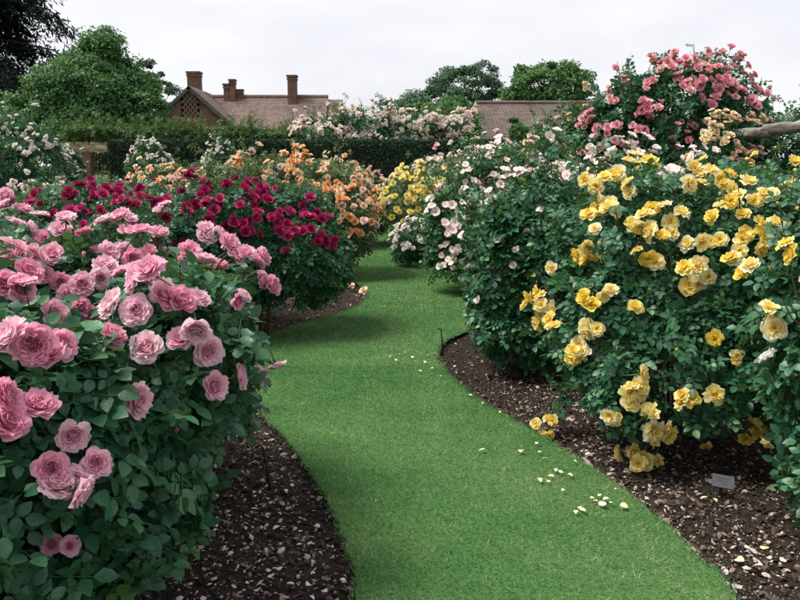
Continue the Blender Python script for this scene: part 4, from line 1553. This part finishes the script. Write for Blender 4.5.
yel_pix = [(595, 185), (630, 193), (609, 209, 1.15), (589, 215), (586, 246), (587, 260), (578, 255), (595, 229, .8), (652, 209), (650, 228), (670, 222), (681, 213), (639, 226), (655, 262), (648, 258), (637, 251, .8),
           (611, 290, 1.05), (591, 305), (635, 308, 1.05), (587, 327), (597, 329), (582, 352), (575, 360, .9), (688, 185), (701, 183), (730, 189), (743, 215), (712, 217), (688, 244, .9), (701, 242),
           (740, 251), (729, 259), (751, 266), (685, 268), (699, 264), (690, 286, 1.2), (708, 277), (765, 233), (776, 224), (769, 196), (714, 338, 1.05), (775, 328, 1.25), (683, 396), (714, 395, 1.15), (736, 361, .7),
           (640, 386), (630, 402, 1.1), (648, 410, .9), (682, 403), (614, 418), (652, 428, 1.2), (661, 430), (632, 452, 1.1), (646, 460, 1.15), (634, 478, .6), (546, 436), (548, 418, .8), (536, 424, .8), (706, 446, .7),
           (754, 424), (746, 438, .9), (768, 442, .8), (552, 268, .9), (537, 292), (526, 305), (541, 316), (554, 327), (531, 299), (618, 174, 1.1), (596, 186), (629, 162), (648, 162, 1.1), (630, 192, .9), (609, 204),
           (710, 171, 1.1), (700, 175), (689, 184), (718, 178), (731, 189), (764, 195), (794, 162), (738, 196), (722, 206), (760, 250), (786, 244), (644, 215), (662, 236), (745, 234), (720, 240)]
blooms_at(['yel_a', 'yel_b', 'yel_c'], yel_pix, 'semi_near', 'yellow', .052, tone=(0.1, 1.0), cluster=(1, 2), spread=1.45, jit=.55, up=.4)
blooms_at(['yel_a'], [(640, 386), (630, 400), (650, 412), (652, 430, 1.2), (664, 428), (632, 452, 1.1), (647, 460, 1.1), (614, 418), (587, 328), (583, 354), (541, 305), (548, 322), (690, 284), (699, 266), (586, 250)], 'semi_near', 'yellow', .055, tone=(.3, 1.0), cluster=(2, 3), spread=1.4, grow=1.12, jit=.5, up=.2)
blooms_at(['yel_b'], [(769, 358, 1.0)], 'double_near', 'white', .043, tone=(.6, 1))
for k_ in ('yel_a', 'yel_b', 'yel_c'):
    buds(k_, 12, 'yellow', .017)
blooms_random('yel_b', 9, 'semi', 'yellow', .045, tone=(.1, 1), cluster=(1, 2), lo=.1)
blooms_random('yel_c', 14, 'semi', 'yellow', .045, tone=(.1, 1), cluster=(1, 3), lo=.2)

# leafy bush with a few single pink flowers
SG = 'shrub roses with single blush flowers in the right bed'
rose_bush('green_a', 'tall leafy green rose bush with few single blush flowers at the lawn bay', 1.08, 6.6,
          [((1.10, 6.6, .82), (.48, .52, .70)), ((.86, 6.4, .75), (.30, .36, .45)), ((1.15, 6.6, 1.26), (.42, .44, .34)), ((1.42, 6.3, .95), (.40, .44, .56)), ((.82, 6.5, 1.02), (.26, .36, .36)), ((1.02, 6.35, .36), (.38, .36, .32)), ((1.40, 6.1, .40), (.30, .30, .34))],
          131, lod=1, leaf=.052, n_leaf=4600, mat='rose_leaf', group=SG, leaf_parts=160, shoots=70, shoot_len=.32, yellowing=.006, shoot_lo=-.3, lump=.20, gate=.12, depth=.24)
rose_bush('green_b', 'blush single-flowered rose bush between yellow roses and the climber', 2.0, 7.5,
          [((2.0, 7.5, .85), (.80, .75, .78)), ((1.5, 7.3, 1.15), (.52, .55, .45)), ((2.4, 7.2, 1.20), (.62, .55, .42)), ((2.9, 7.3, 1.05), (.5, .5, .45))],
          132, lod=1, leaf=.050, n_leaf=4200, mat='fresh_leaf', group=SG, shoots=30, shoot_len=.32)
single_pix = [(645, 135), (656, 148), (680, 147), (704, 147), (671, 168), (663, 192), (644, 189), (603, 159), (566, 177), (632, 135), (549, 137), (567, 176), (519, 174), (507, 177), (577, 168), (612, 150), (590, 170), (650, 138), (696, 152), (668, 175), (625, 143), (656, 186), (588, 158)]
blooms_at(['green_a', 'green_b'], single_pix, 'single_near', 'blush', .048, tone=(.35, .75), cluster=(1, 2), spread=1.8, jit=.4)
blooms_at(['green_a'], [(470, 267), (478, 300), (513, 265), (497, 240), (516, 250), (462, 235), (540, 210), (527, 232)], 'single', 'blush', .036, tone=(.2, .7))
blooms_random('green_b', 110, 'single', 'blush', .046, tone=(.3, .8), cluster=(1, 3), lo=.1)
buds('green_a', 8, 'crimson', .016)
buds('green_b', 16, 'blush', .016)

# blush bushes further along
BL = 'blush rose bushes along the far right bed'
rose_bush('blush_a', 'blush rose bush massed with small pale blooms facing the far lawn', 1.15, 10.6,
          [((1.2, 10.7, 1.0), (.85, .85, .88)), ((.78, 10.4, 1.0), (.52, .55, .60)), ((1.4, 10.6, 1.55), (.65, .6, .42)), ((.7, 10.4, .55), (.40, .45, .40))],
          141, leaf=.055, n_leaf=4800, mat='fresh_leaf', group=BL, shoots=34, shoot_len=.32)
rose_bush('blush_b', 'tall blush rose bush reaching up towards the barn roof', 2.0, 12.2,
          [((1.9, 12.2, 1.0), (1.0, .85, .85)), ((1.4, 12.0, 1.5), (.60, .55, .36)), ((2.3, 12.0, 1.55), (.7, .6, .36))],
          142, leaf=.055, n_leaf=4600, mat='olive_leaf', group=BL, shoots=46, shoot_len=.30)
rose_bush('blush_c', 'blush rose bush left of the climbing rose, dense with cream blooms', 2.0, 9.4,
          [((2.0, 9.4, .85), (.75, .70, .78)), ((1.7, 9.2, 1.25), (.5, .5, .38)), ((2.3, 9.2, 1.15), (.5, .5, .36))],
          143, leaf=.055, n_leaf=3600, mat='olive_leaf', group=BL, shoots=28, shoot_len=.35)
rose_bush('blush_d', 'blush rose bush in the distance before the yew hedge', 1.55, 16.5,
          lobes(1.55, 16.5, 1.9, 1.2, r_, 7), 144, leaf=.06, n_leaf=3400, mat='olive_leaf', group=BL, shoots=26, shoot_len=.4)
blooms_random('blush_a', 140, 'single', 'blush', .050, tone=(.2, .95), cluster=(1, 3), lo=-.3)
blooms_random('blush_b', 140, 'pom', 'blush', .056, tone=(0.1, 1), cluster=(1, 3), lo=-.1)
blooms_random('blush_c', 130, 'pom', 'blush', .052, tone=(.3, 1), cluster=(1, 3), lo=-.1)
blooms_random('blush_d', 120, 'pom', 'blush', .062, tone=(0, 1), cluster=(1, 3), lo=.0)
blooms_at(['blush_a', 'blush_b'], [(463, 203), (432, 206), (478, 203), (489, 191), (501, 185), (436, 212), (446, 205), (455, 222), (490, 200), (470, 232)], 'single', 'blush', .062, tone=(.3, .7), cluster=(1, 2))

rose_bush('lemon', 'compact rose bush smothered in lemon yellow blooms at the path end', .35, 15.6,
          [((.38, 15.7, .88), (.72, .70, .78)), ((.05, 15.4, .95), (.42, .45, .52)), ((.65, 15.6, 1.35), (.42, .4, .32))],
          151, leaf=.055, n_leaf=2600, mat='olive_leaf', shoots=12, shoot_len=.2)
blooms_random('lemon', 140, 'double', 'lemon', .064, tone=(0, 1), cluster=(1, 3), lo=-.5)
rose_bush('lowwhite', 'low bush of white and blush blooms at the far lawn corner', .38, 13.4,
          [((.42, 13.4, .42), (.55, .5, .40)), ((.15, 13.2, .42), (.32, .35, .30)), ((.7, 13.1, .55), (.38, .4, .36))],
          152, leaf=.05, n_leaf=2600, mat='rose_leaf', shoots=12, shoot_len=.18)
blooms_random('lowwhite', 42, 'pom', 'white', .05, tone=(0, 1), cluster=(1, 3), lo=-.2)
rose_bush('farend', 'leafy bush with sparse pink blooms closing the lawn path end', .95, 20.5,
          lobes(.95, 20.5, 1.75, 1.0, r_, 6), 153, leaf=.06, n_leaf=2600, mat='rose_leaf', shoots=16, shoot_len=.3)
blooms_random('farend', 22, 'pom', 'blush', .05, cluster=(1, 2))

# climbing roses on the rail
rose_bush('climb_a', 'tall dusky pink climbing rose mounded above the log rail', 3.3, 9.8,
          [((3.15, 10.0, 1.4), (1.0, .75, 1.15)), ((3.5, 9.95, 2.42), (.68, .58, .52)), ((2.75, 9.9, 2.20), (.52, .52, .48)), ((4.05, 10.0, 2.22), (.50, .5, .46)), ((3.1, 9.9, 2.45), (.48, .45, .40)), ((2.38, 9.8, 1.85), (.36, .45, .48)), ((2.55, 9.7, 1.35), (.45, .45, .55))],
          161, leaf=.060, n_leaf=9000, lod=1, mat='rose_leaf', name='climbing_rose', cat='climbing rose', shoots=70, shoot_len=.30, stems=9)
cl_pix = [(677, 75, 1.2), (692, 80, 1.2), (685, 85), (710, 104, 1.2), (647, 102, 1.1), (642, 110, 1.2), (611, 102), (714, 88, 1.2), (719, 78), (737, 88, 1.3), (752, 100, 1.1), (767, 94), (741, 60), (723, 52), (708, 50), (695, 57), (702, 64), (666, 60, 1.2), (654, 60), (615, 67), (626, 82), (648, 84),
          (672, 67), (729, 69), (740, 69), (749, 76), (753, 85), (615, 126), (597, 127), (596, 136), (596, 150), (615, 141), (582, 153), (611, 154), (588, 114), (639, 129), (704, 123), (735, 60), (745, 92), (734, 82), (700, 85, 1.1), (660, 70), (688, 62), (712, 68), (728, 95)]
blooms_at(['climb_a'], cl_pix, 'double', 'rose', .052, tone=(0.35, 1.0), cluster=(2, 4), spread=1.7)
blooms_random('climb_a', 60, 'double', 'rose', .045, tone=(.1, 1), cluster=(1, 2), lo=.1)
rose_bush('climb_side', 'slighter climbing rose with cream blooms leaning on the dusky pink climber', 2.35, 10.9,
          [((2.3, 10.9, 1.3), (.6, .6, 1.1)), ((2.40, 10.8, 2.0), (.46, .5, .42)), ((2.1, 10.8, 1.8), (.42, .45, .5))],
          162, leaf=.055, n_leaf=3400, mat='fresh_leaf', name='climbing_rose', cat='climbing rose', shoots=40, shoot_len=.30)
blooms_random('climb_side', 55, 'pom', 'cream', .045, tone=(.2, 1), cluster=(1, 3), lo=-.3)
rose_bush('climb_cream', 'cream rambling rose hanging in trusses from the log rail', 3.85, 9.25,
          [((3.85, 9.25, .95), (.42, .36, .68)), ((3.52, 9.0, 1.88), (.22, .22, .24)), ((3.98, 9.1, 1.55), (.28, .25, .22))],
          163, leaf=.045, n_leaf=2200, mat='rose_leaf', name='climbing_rose', cat='climbing rose', shoots=12, shoot_len=.2)
blooms_at(['climb_cream'], [(719, 118), (713, 124), (725, 123), (708, 132), (717, 131), (725, 134), (712, 140), (722, 143), (705, 137), (718, 112), (728, 117), (710, 120)], 'pom', 'cream', .040, tone=(0, 1), cluster=(3, 4), spread=1.9, grow=1.1)
blooms_at(['climb_cream'], [(746, 119), (738, 120), (753, 121), (765, 121), (770, 119), (737, 145), (742, 150), (750, 153), (755, 157), (747, 160), (738, 160), (742, 168), (750, 167), (733, 155), (759, 152), (752, 147)], 'pom', 'tan', .040, tone=(0, 1), cluster=(3, 4), spread=1.9, grow=1.1)
rose_bush('climb_dark', 'dark leafy climbing rose behind the log rail with hardly a bloom', 5.5, 10.6,
          [((5.5, 10.6, 1.2), (1.1, .9, 1.15)), ((5.1, 10.4, 1.9), (.75, .7, .5)), ((5.9, 10.6, 2.2), (.7, .7, .55)), ((4.7, 10.5, 1.1), (.7, .6, .9))],
          164, leaf=.060, n_leaf=4200, mat='rose_leaf', name='climbing_rose', cat='climbing rose', shoots=36, shoot_len=.4)
blooms_random('climb_dark', 12, 'pom', 'rose', .05, tone=(.5, 1), cluster=(1, 2), lo=.2)

# ramblers and greenery behind the hedge
RB = 'rambling roses above the yew hedge'
for i, (px_, py_, rw, rh_, lb) in enumerate(((322, 133, 26, 14, 'pale rambling rose spilling over the hedge below the brick house roof'), (362, 124, 32, 15, 'pale rambling rose topping the hedge where the house roof ends'),
                                            (410, 125, 34, 15, 'pale rambling rose over the hedge below the bluish tree'), (452, 130, 22, 12, 'pale rambling rose over the hedge beside the barn gable'))):
    Y_ = 29.8 + .3 * i
    c = at(px_, py_, Y_)
    k_ = Y_ / 800
    e = [((c[0], c[1], c[2] / 2), (rw * k_, .9, c[2] / 2 + rh_ * k_ * .5)), (tuple(c), (rw * k_, .9, rh_ * k_)), ((c[0] - rw * k_ * .5, c[1], c[2] + .1), (rw * k_ * .5, .6, rh_ * k_ * .8)), ((c[0] + rw * k_ * .5, c[1], c[2] - .1), (rw * k_ * .5, .6, rh_ * k_ * .8))]
    rose_bush('ramb%d' % i, lb, c[0], Y_, e, 171 + i, leaf=.085, n_leaf=3600, mat='fresh_leaf', group=RB, name='rambling_rose', cat='rambling rose', shoots=50, shoot_len=.55, stems=5, zmin=1.6)
    blooms_random('ramb%d' % i, 130, 'pom', 'blush', .092, tone=(.5, 1.0), cluster=(1, 3), lo=-.3)
GV = 'green climbers above the yew hedge'
for i, (px_, py_, rw, rh_, lb) in enumerate(((92, 135, 36, 10, 'leafy green vine over the pergola timbers'), (150, 134, 44, 8, 'leafy green vine above the hedge below the brick gable'),
                                            (215, 134, 44, 7, 'leafy green vine above the hedge between gable and ramblers'), (270, 136, 30, 6, 'low leafy green vine above the hedge beside the ramblers'))):
    Y_ = 30.0 + .2 * i
    c = at(px_, py_, Y_)
    k_ = Y_ / 800
    e = [(tuple(c), (rw * k_, .8, rh_ * k_)), ((c[0], c[1], c[2] * .6), (rw * k_ * .9, .8, c[2] * .45)), ((c[0] - rw * k_ * .45, c[1], c[2] + .1), (rw * k_ * .4, .6, rh_ * k_ * .8)), ((c[0] + rw * k_ * .5, c[1], c[2] + .05), (rw * k_ * .45, .6, rh_ * k_ * .8))]
    rose_bush('vine%d' % i, lb, c[0], Y_, e, 181 + i, leaf=.075, n_leaf=3600, mat='pergola_leaf', group=GV, name='green_vine', cat='climber', shoots=90, shoot_len=.45, lump=.18, stems=5, zmin=1.4)

# young light green tree in front of the barn
tree('sapling', 'young light green sapling in front of the barn roof', 515, 40, [(515, 130, 11, 12, 0), (507, 136, 9, 8, 0), (524, 138, 9, 9, 0)], 'tree_light', 16, n=4500, leaf=.13, trunk_r=.06, group=None)

for b_ in BUSHES.values():
    finish(b_)

# ================================================================== SMALL THINGS ON THE GROUND
rs = np.random.default_rng(201)
pet_V, pet_F, pet_A = petal(0, -.5, 0, .25, -.2, 1.0, .40, rs, 4, 3, .25, .05, 1.0)
P['fallen'] = petal_mat('fallen_petals', [(0.0, (0.78, 0.62, 0.28)), (0.6, (0.82, 0.74, 0.50)), (1.0, (0.82, 0.76, 0.70))], (0.80, 0.68, 0.36), trans=.2)
pet_me = make_mesh('fallen_petal', pet_V, pet_F, P['fallen'], {'rnd': pet_A})
lawn_pet = [(540, 452), (545, 458), (556, 470), (561, 472), (551, 476), (570, 475), (548, 481), (540, 480), (482, 450), (521, 451), (580, 508), (592, 498), (600, 495), (606, 499), (612, 503), (576, 512), (583, 510),
            (616, 489), (624, 506), (563, 490), (595, 501), (603, 504), (537, 443), (560, 450), (575, 461)]
far_pet = [(391, 356), (400, 354), (412, 357), (425, 362), (420, 371), (418, 366), (483, 403), (455, 366), (432, 368), (405, 352), (396, 360), (440, 376), (500, 412), (378, 358), (470, 395), (428, 355)]
for lst, lab, grp, sc in ((lawn_pet, 'pale yellow petal fallen on the grass below the drooping yellow roses', 'fallen petals on the lawn by the yellow roses', .028),
                          (far_pet, 'small cream petal fallen on the grass at the narrow lawn bend', 'fallen petals on the lawn bend', .027)):
    for q in lst:
        g = ground(q[0], q[1], LAWN_Z + .022)
        o = tag(link('fallen_petal', pet_me, None, g), lab, 'petal', grp)
        o.rotation_euler = (rs.uniform(-.35, .35), rs.uniform(-.3, .3), rs.uniform(0, 6.28))
        s_ = sc * rs.uniform(.7, 1.35)
        o.scale = (s_, s_ * rs.uniform(.7, 1.2), s_)
        o['tone'] = float(rs.random())
bed_pet = [(762, 555), (770, 562), (748, 548), (775, 575), (757, 566), (740, 560), (765, 548), (700, 494), (704, 498), (783, 560), (745, 572), (715, 500)]
for q in bed_pet:
    g = ground(q[0], q[1], .035)
    o = tag(link('fallen_petal', pet_me, None, g), 'cream petal lying on the dark mulch near the slate label', 'petal', 'fallen petals on the right mulch')
    o.rotation_euler = (rs.uniform(-.5, .5), rs.uniform(-.5, .5), rs.uniform(0, 6.28))
    s_ = .034 * rs.uniform(.7, 1.3)
    o.scale = (s_, s_, s_)
    o['tone'] = float(rs.random())
pinkpet_me = make_mesh('fallen_petal', pet_V, pet_F, P['blush'], {'rnd': pet_A})
for i in range(26):
    t = rs.random()
    q = (rs.uniform(215, 345), rs.uniform(470, 598))
    g = ground(q[0], q[1], .035)
    if in_poly(np.array([g[0]]), np.array([g[1]]), POLY)[0]:
        continue
    o = tag(link('fallen_petal', pinkpet_me, None, g), 'faded pink petal lying on the dark mulch by the pink roses', 'petal', 'fallen petals on the left mulch')
    o.rotation_euler = (rs.uniform(-.5, .5), rs.uniform(-.5, .5), rs.uniform(0, 6.28))
    s_ = .026 * rs.uniform(.6, 1.3)
    o.scale = (s_, s_, s_)
    o['tone'] = float(rs.random())
# two spent flower heads on the mulch
fl = flower_meshes('double', 'apricot')
for i, (q, lb) in enumerate((((351, 286), 'spent cream rose head lying on the mulch inside the lawn bend'), ((364, 291), 'spent peach rose head lying at the lawn edge of the bend'))):
    g = ground(q[0], q[1], .07)
    acc = Acc()
    for V, Fq, A in double_parts(300 + i, 24, 0):
        acc.add(V, Fq, A, 0)
    for k_ in range(5):
        V, Fq, A = petal(k_ * 1.257, .05, -.12, -.1, -.7, .55, .12, rs, 2, 2, .1, 0)
        acc.add(V, Fq, .5, 1)
    o = tag(link('spent_bloom', acc.mesh('spent_bloom', [P['apricot'], M['stalk']]), None, g), lb, 'rose bloom')
    o.scale = (.06, .06, .06)
    o.rotation_euler = (rs.uniform(.3, .9), rs.uniform(-.4, .4), 0)
    o['tone'] = .75

# slate plant label on a stake
lg = ground(722, 497, .0)
lab = thing('plant_label', 'small grey slate plant label tilted on a stake in the mulch', 'plant label', (lg[0], lg[1], 0))
acc = Acc()
v, f = box(0, 0, 0, .110, .006, .066)
acc.add(v, f)
tilt = math.radians(-32)
pl = link('plate', acc.mesh('plate', M['lead'], smooth=False), lab, (0, 0, .085))
pl.rotation_euler = (tilt, math.radians(8), math.radians(-8))
obj_box('stake', lab, 'iron', (0, .022, .025, .014, .006, .13))
for k_ in range(3):
    tl = link('engraved_line', make_mesh('engraved_line', *box(-.008 * (k_ % 2), -.0036, .016 - .014 * k_, .06 - .014 * k_, .0012, .0035), M['barge'], smooth=False), pl)

# iron stakes at the bed edges
for (q0, q1, lb, nm_) in (((271, 492), (263, 448), 'thin dark iron stake under the pink rose leaves at the mulch', 'iron_stake'), ((443, 356), (441, 330), 'thin dark iron stake below the leafy green bush at the lawn bay', 'iron_stake')):
    g = ground(q0[0], q0[1], 0)
    t_ = at(q1[0], q1[1], g[1])
    v, f = tube(np.array([g - (0, 0, .05), (g + t_) / 2 + (.004, 0, 0), t_]) - g, [.008, .008, .007], 6)
    acc = Acc()
    acc.add(v, f)
    v, f = tube([t_ - g, t_ - g + (-.015, 0, .012), t_ - g + (-.035, 0, .004)], .005, 6)
    acc.add(v, f)
    tag(link(nm_, acc.mesh(nm_, M['iron']), None, g), lb, 'stake')
